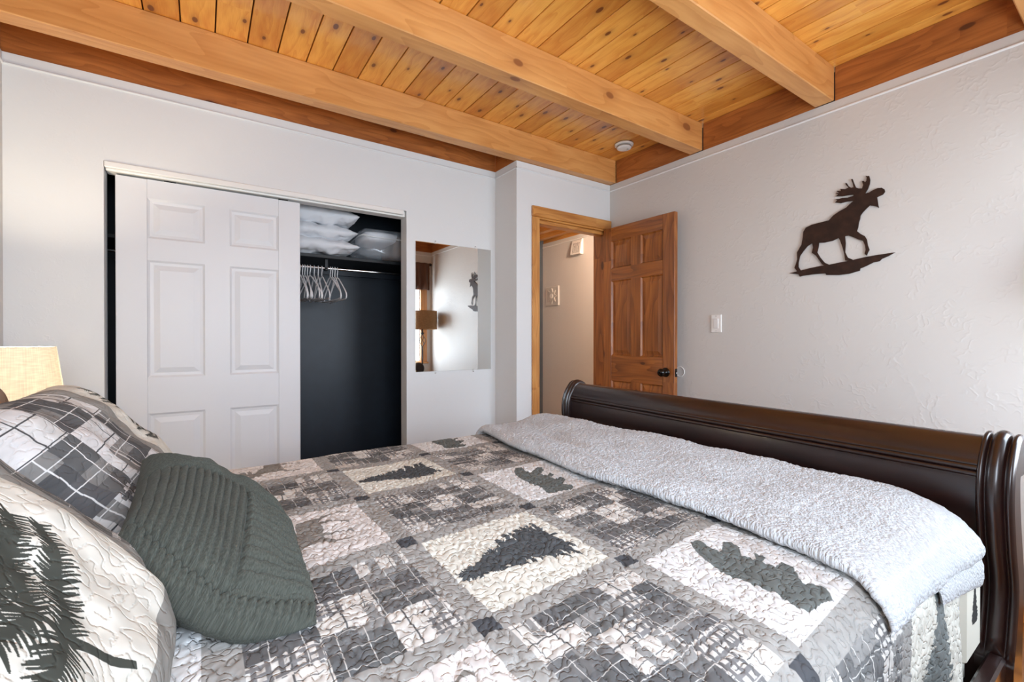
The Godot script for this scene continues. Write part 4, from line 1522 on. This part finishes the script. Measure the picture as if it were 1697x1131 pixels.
# ------------------------------------------------------------------ closet contents
func build_closet_things() -> void:
	var sh := thing("closet_shelf", "dark shelf across the top of the closet", "shelf", Vector3(0.39, 1.700, -3.4))
	obj("board", box(Vector3(2.2, 0.022, 0.40), 0.002), M.shelf_dark, sh, Vector3(0, 0.011, 0))
	obj("cleat", box(Vector3(2.2, 0.06, 0.018), 0.002), M.navy, sh, Vector3(0, -0.03, -0.19))
	var rd := thing("closet_rod", "slim chrome clothes rod under the closet shelf", "closet rod", Vector3(0.39, 1.640, -3.25))
	obj("rod", tube([Vector3(-1.108, 0, 0), Vector3(1.108, 0, 0)], 0.010, 14), M.chrome, rd)
	obj("bracket", box(Vector3(0.022, 0.062, 0.012), 0.003), M.shelf_dark, rd, Vector3(0.305, 0.028, 0.012))
	obj("bracket_hook", box(Vector3(0.02, 0.012, 0.04), 0.003), M.shelf_dark, rd, Vector3(0.305, -0.012, 0))
	# hangers
	var hook := []
	for i in 13:
		var a := lerpf(-0.5, 3.6, i / 12.0)
		hook.append(Vector3(0.013 * cos(a) - 0.0, 0.013 * sin(a), 0))
	hook.reverse()
	hook.reverse()
	hook = [Vector3(0, -0.055, 0), Vector3(0.001, -0.035, 0), Vector3(0.010, -0.018, 0)] + hook
	var body := [Vector3(0, -0.055, 0), Vector3(0.03, -0.066, 0), Vector3(0.10, -0.110, 0), Vector3(0.17, -0.158, 0), Vector3(0.196, -0.180, 0), Vector3(0.203, -0.197, 0), Vector3(0.196, -0.212, 0), Vector3(0.17, -0.217, 0), Vector3(0, -0.217, 0), Vector3(-0.17, -0.217, 0), Vector3(-0.196, -0.212, 0), Vector3(-0.203, -0.197, 0), Vector3(-0.196, -0.180, 0), Vector3(-0.17, -0.158, 0), Vector3(-0.10, -0.110, 0), Vector3(-0.03, -0.066, 0), Vector3(0, -0.055, 0)]
	var hm := tube(hook, 0.0026, 8)
	var bm := tube(body, 0.0042, 8)
	var xs := [0.515, 0.532, 0.548, 0.562, 0.578, 0.594, 0.620, 0.645, 0.668, 0.722, 0.736, 0.752, 0.768]
	var first: Node3D = null
	for k in xs.size():
		var o: Node3D
		if first == null:
			o = thing("clothes_hanger", "white plastic hanger on the closet rod", "hanger", Vector3.ZERO, "white hangers on the closet rod")
			obj("hook", hm, M.hanger, o)
			obj("frame", bm, M.hanger, o)
			first = o
		else:
			o = first.duplicate()
			o.name = numbered("clothes_hanger")
			add_child(o)
		o.position = Vector3(xs[k], 1.637 + 0.0005 * (k % 3), -3.25)
		o.rotation_degrees = Vector3(0, -90 + rng.randf_range(-14, 10), rng.randf_range(-2, 2))
	# spare pillows
	var at := [[0.565, 1.787, 0.66, 0.110, "bottom"], [0.548, 1.880, 0.66, 0.115, "middle"], [0.560, 1.990, 0.68, 0.145, "topmost"]]
	for k in 3:
		var q = at[k]
		var p := thing("spare_pillow", "white pillow on the closet shelf, %s of the three stacked" % q[4], "pillow", Vector3(q[0], q[1], -3.365), "white pillows stacked on the closet shelf")
		p.rotation_degrees = Vector3(-90, 0, [0, 2, -3][k])
		obj("pillowcase", pillow_mesh(q[2], 0.44, q[3], 60, 44, 40 + k, 0.026, 0.03), M.linen_white, p)
	# bedding in a clear zipped bag
	var bag := thing("storage_bag", "clear plastic zipped bag of folded bedding on the closet shelf", "storage bag", Vector3(1.10, 1.722, -3.30))
	obj("film", bag_mesh(0.42, 0.215, 0.36, 3), M.film, bag)
	var path := []
	for i in 41:
		var a := TAU * i / 40.0
		path.append(Vector3(0.20 * signf(cos(a)) * pow(absf(cos(a)), 0.35), 0.150 + 0.006 * sin(a * 3.0), 0.172 * signf(sin(a)) * pow(absf(sin(a)), 0.35)))
	obj("piping", tube(path, 0.004, 8), M.plastic, bag)
	var du := thing("folded_duvet", "white folded duvet inside the clear bag", "duvet", Vector3(1.055, 1.84, -3.30))
	obj("cloth", bag_mesh(0.25, 0.075, 0.32, 4), M.linen_white, du)
	var bl := thing("folded_blanket", "brown folded blanket inside the clear bag", "blanket", Vector3(1.205, 1.727, -3.30))
	M.cocoa = mat(Color(0.42, 0.33, 0.26), 0.9)
	obj("cloth", bag_mesh(0.15, 0.185, 0.31, 5), M.cocoa, bl)

# rounded, slightly crumpled bundle that stands on y = 0
func bag_mesh(w: float, h: float, d: float, sd: int) -> ArrayMesh:
	var n := noise(sd, 1.0, 2)
	var pos := PackedVector3Array()
	var uv := PackedVector2Array()
	var nu := 72
	var nv := 40
	for j in nv + 1:
		var b := (float(j) / nv - 0.5) * PI
		for i in nu + 1:
			var a := TAU * (i % nu) / nu
			var cb := pow(maxf(cos(b), 0.0), 0.35)
			var p := Vector3(signf(cos(a)) * pow(absf(cos(a)), 0.4) * cb * w * 0.5, signf(sin(b)) * pow(absf(sin(b)), 0.5) * h * 0.5, signf(sin(a)) * pow(absf(sin(a)), 0.4) * cb * d * 0.5)
			p *= 1.0 + 0.035 * n.get_noise_3d(p.x * 14.0, p.y * 26.0, p.z * 14.0)
			p.y += h * 0.5
			pos.append(p)
			uv.append(Vector2(float(i) / nu, float(j) / nv))
	return mesh_of([grid_arrays(nu, nv, pos, uv, PackedVector2Array(), true, true)])

# ------------------------------------------------------------------ lamps and small furniture
func shade_mesh(r0: float, r1: float, h: float) -> ArrayMesh:
	# open drum with a real wall thickness
	return lathe([Vector2(r0 - 0.002, 0.0), Vector2(r0, 0.0), Vector2(r1, h), Vector2(r1 - 0.002, h), Vector2(r0 - 0.002, 0.0)], 64)

func build_lamps() -> void:
	var ns := thing("nightstand", "dark wooden nightstand beside the bed under the lamp", "nightstand", Vector3(-0.50, 0, -2.30))
	box_at("top", Vector3(-0.21, 0.595, -0.22), Vector3(0.20, 0.62, 0.22), M.mahogany, ns, 0.004)
	box_at("body", Vector3(-0.19, 0.12, -0.20), Vector3(0.17, 0.595, 0.20), M.mahogany, ns, 0.003)
	for q in [[-0.17, -0.18], [0.15, -0.18], [-0.17, 0.18], [0.15, 0.18]]:
		box_at("leg", Vector3(q[0] - 0.02, 0, q[1] - 0.02), Vector3(q[0] + 0.02, 0.12, q[1] + 0.02), M.mahogany, ns, 0.003)
	for y in [0.37, 0.15]:
		var dr := box_at("drawer", Vector3(0.17, y, -0.18), Vector3(0.185, y + 0.2, 0.18), M.mahogany, ns, 0.004)
		obj("pull", lathe([Vector2(0, 0), Vector2(0.008, 0), Vector2(0.008, 0.012), Vector2(0.014, 0.02), Vector2(0, 0.026)], 16), M.iron, dr, Vector3(0.0075, 0, 0), Vector3(0, 0, -90))
	var tl := thing("table_lamp", "lit table lamp with a tapered linen shade beside the pillows", "lamp", Vector3(-0.568, 0.62, -2.30))
	obj("base", lathe([Vector2(0, 0), Vector2(0.065, 0), Vector2(0.066, 0.012), Vector2(0.03, 0.025), Vector2(0.018, 0.05), Vector2(0.045, 0.10), Vector2(0.05, 0.15), Vector2(0.02, 0.20), Vector2(0.012, 0.22), Vector2(0.012, 0.30), Vector2(0, 0.30)], 32), M.iron, tl)
	obj("lamp_shade", shade_mesh(0.158, 0.128, 0.250), M.shade, tl, Vector3(0, 0.262, 0))
	for k in 3:
		var a := TAU * k / 3.0
		obj("shade_spider", tube([Vector3(0, 0.49, 0), Vector3(cos(a) * 0.127, 0.508, sin(a) * 0.127)], 0.0016, 6), M.iron, tl)
	obj("harp", tube([Vector3(0.012, 0.28, 0), Vector3(0.05, 0.33, 0), Vector3(0.052, 0.42, 0), Vector3(0.02, 0.485, 0), Vector3(0, 0.49, 0)], 0.002, 6), M.iron, tl)
	var glow := mat(Color(1, 0.95, 0.85), 0.5)
	glow.emission_enabled = true
	glow.emission = Color(1.0, 0.82, 0.58)
	glow.emission_energy_multiplier = 6.0
	obj("bulb", lathe([Vector2(0, 0), Vector2(0.013, 0.0), Vector2(0.014, 0.03), Vector2(0.03, 0.06), Vector2(0.03, 0.08), Vector2(0.018, 0.10), Vector2(0, 0.106)], 24), glow, tl, Vector3(0, 0.30, 0))
	var b := OmniLight3D.new()
	b.name = "table_lamp_bulb"
	b.light_color = Color(1.0, 0.94, 0.84)
	b.light_energy = 0.8
	b.light_size = 0.03
	b.omni_range = 8.0
	b.omni_attenuation = 2.0
	b.shadow_enabled = true
	b.position = Vector3(-0.568, 0.985, -2.30)
	add_child(b)
	# floor lamp in the corner by the window
	var fl := thing("floor_lamp", "black iron floor lamp with a burlap drum shade in the window corner", "lamp", Vector3(2.523, 0, 0.10))
	obj("base", lathe([Vector2(0, 0), Vector2(0.125, 0), Vector2(0.125, 0.012), Vector2(0.06, 0.03), Vector2(0.012, 0.045), Vector2(0, 0.045)], 32), M.iron, fl)
	obj("pole", tube([Vector3(0, 0.04, 0), Vector3(0, 1.05, 0)], 0.010, 12), M.iron, fl)
	for k in 4:
		var path := []
		for i in 17:
			var t := i / 16.0
			var a := TAU * k / 4.0 + t * 2.2
			path.append(Vector3(cos(a), 0, sin(a)) * (0.006 + 0.036 * sin(PI * t)) + Vector3(0, 1.05 + 0.17 * t, 0))
		obj("cage_rod", tube(path, 0.004, 6), M.iron, fl)
	obj("cup", lathe([Vector2(0, 1.22), Vector2(0.012, 1.22), Vector2(0.03, 1.245), Vector2(0.012, 1.25), Vector2(0.01, 1.33), Vector2(0, 1.33)], 20), M.iron, fl)
	obj("lamp_shade", shade_mesh(0.20, 0.20, 0.255), M.burlap, fl, Vector3(0, 1.292, 0))
	for k in 3:
		var a := TAU * k / 3.0
		obj("shade_spider", tube([Vector3(0, 1.33, 0), Vector3(cos(a) * 0.199, 1.34, sin(a) * 0.199)], 0.002, 6), M.iron, fl)
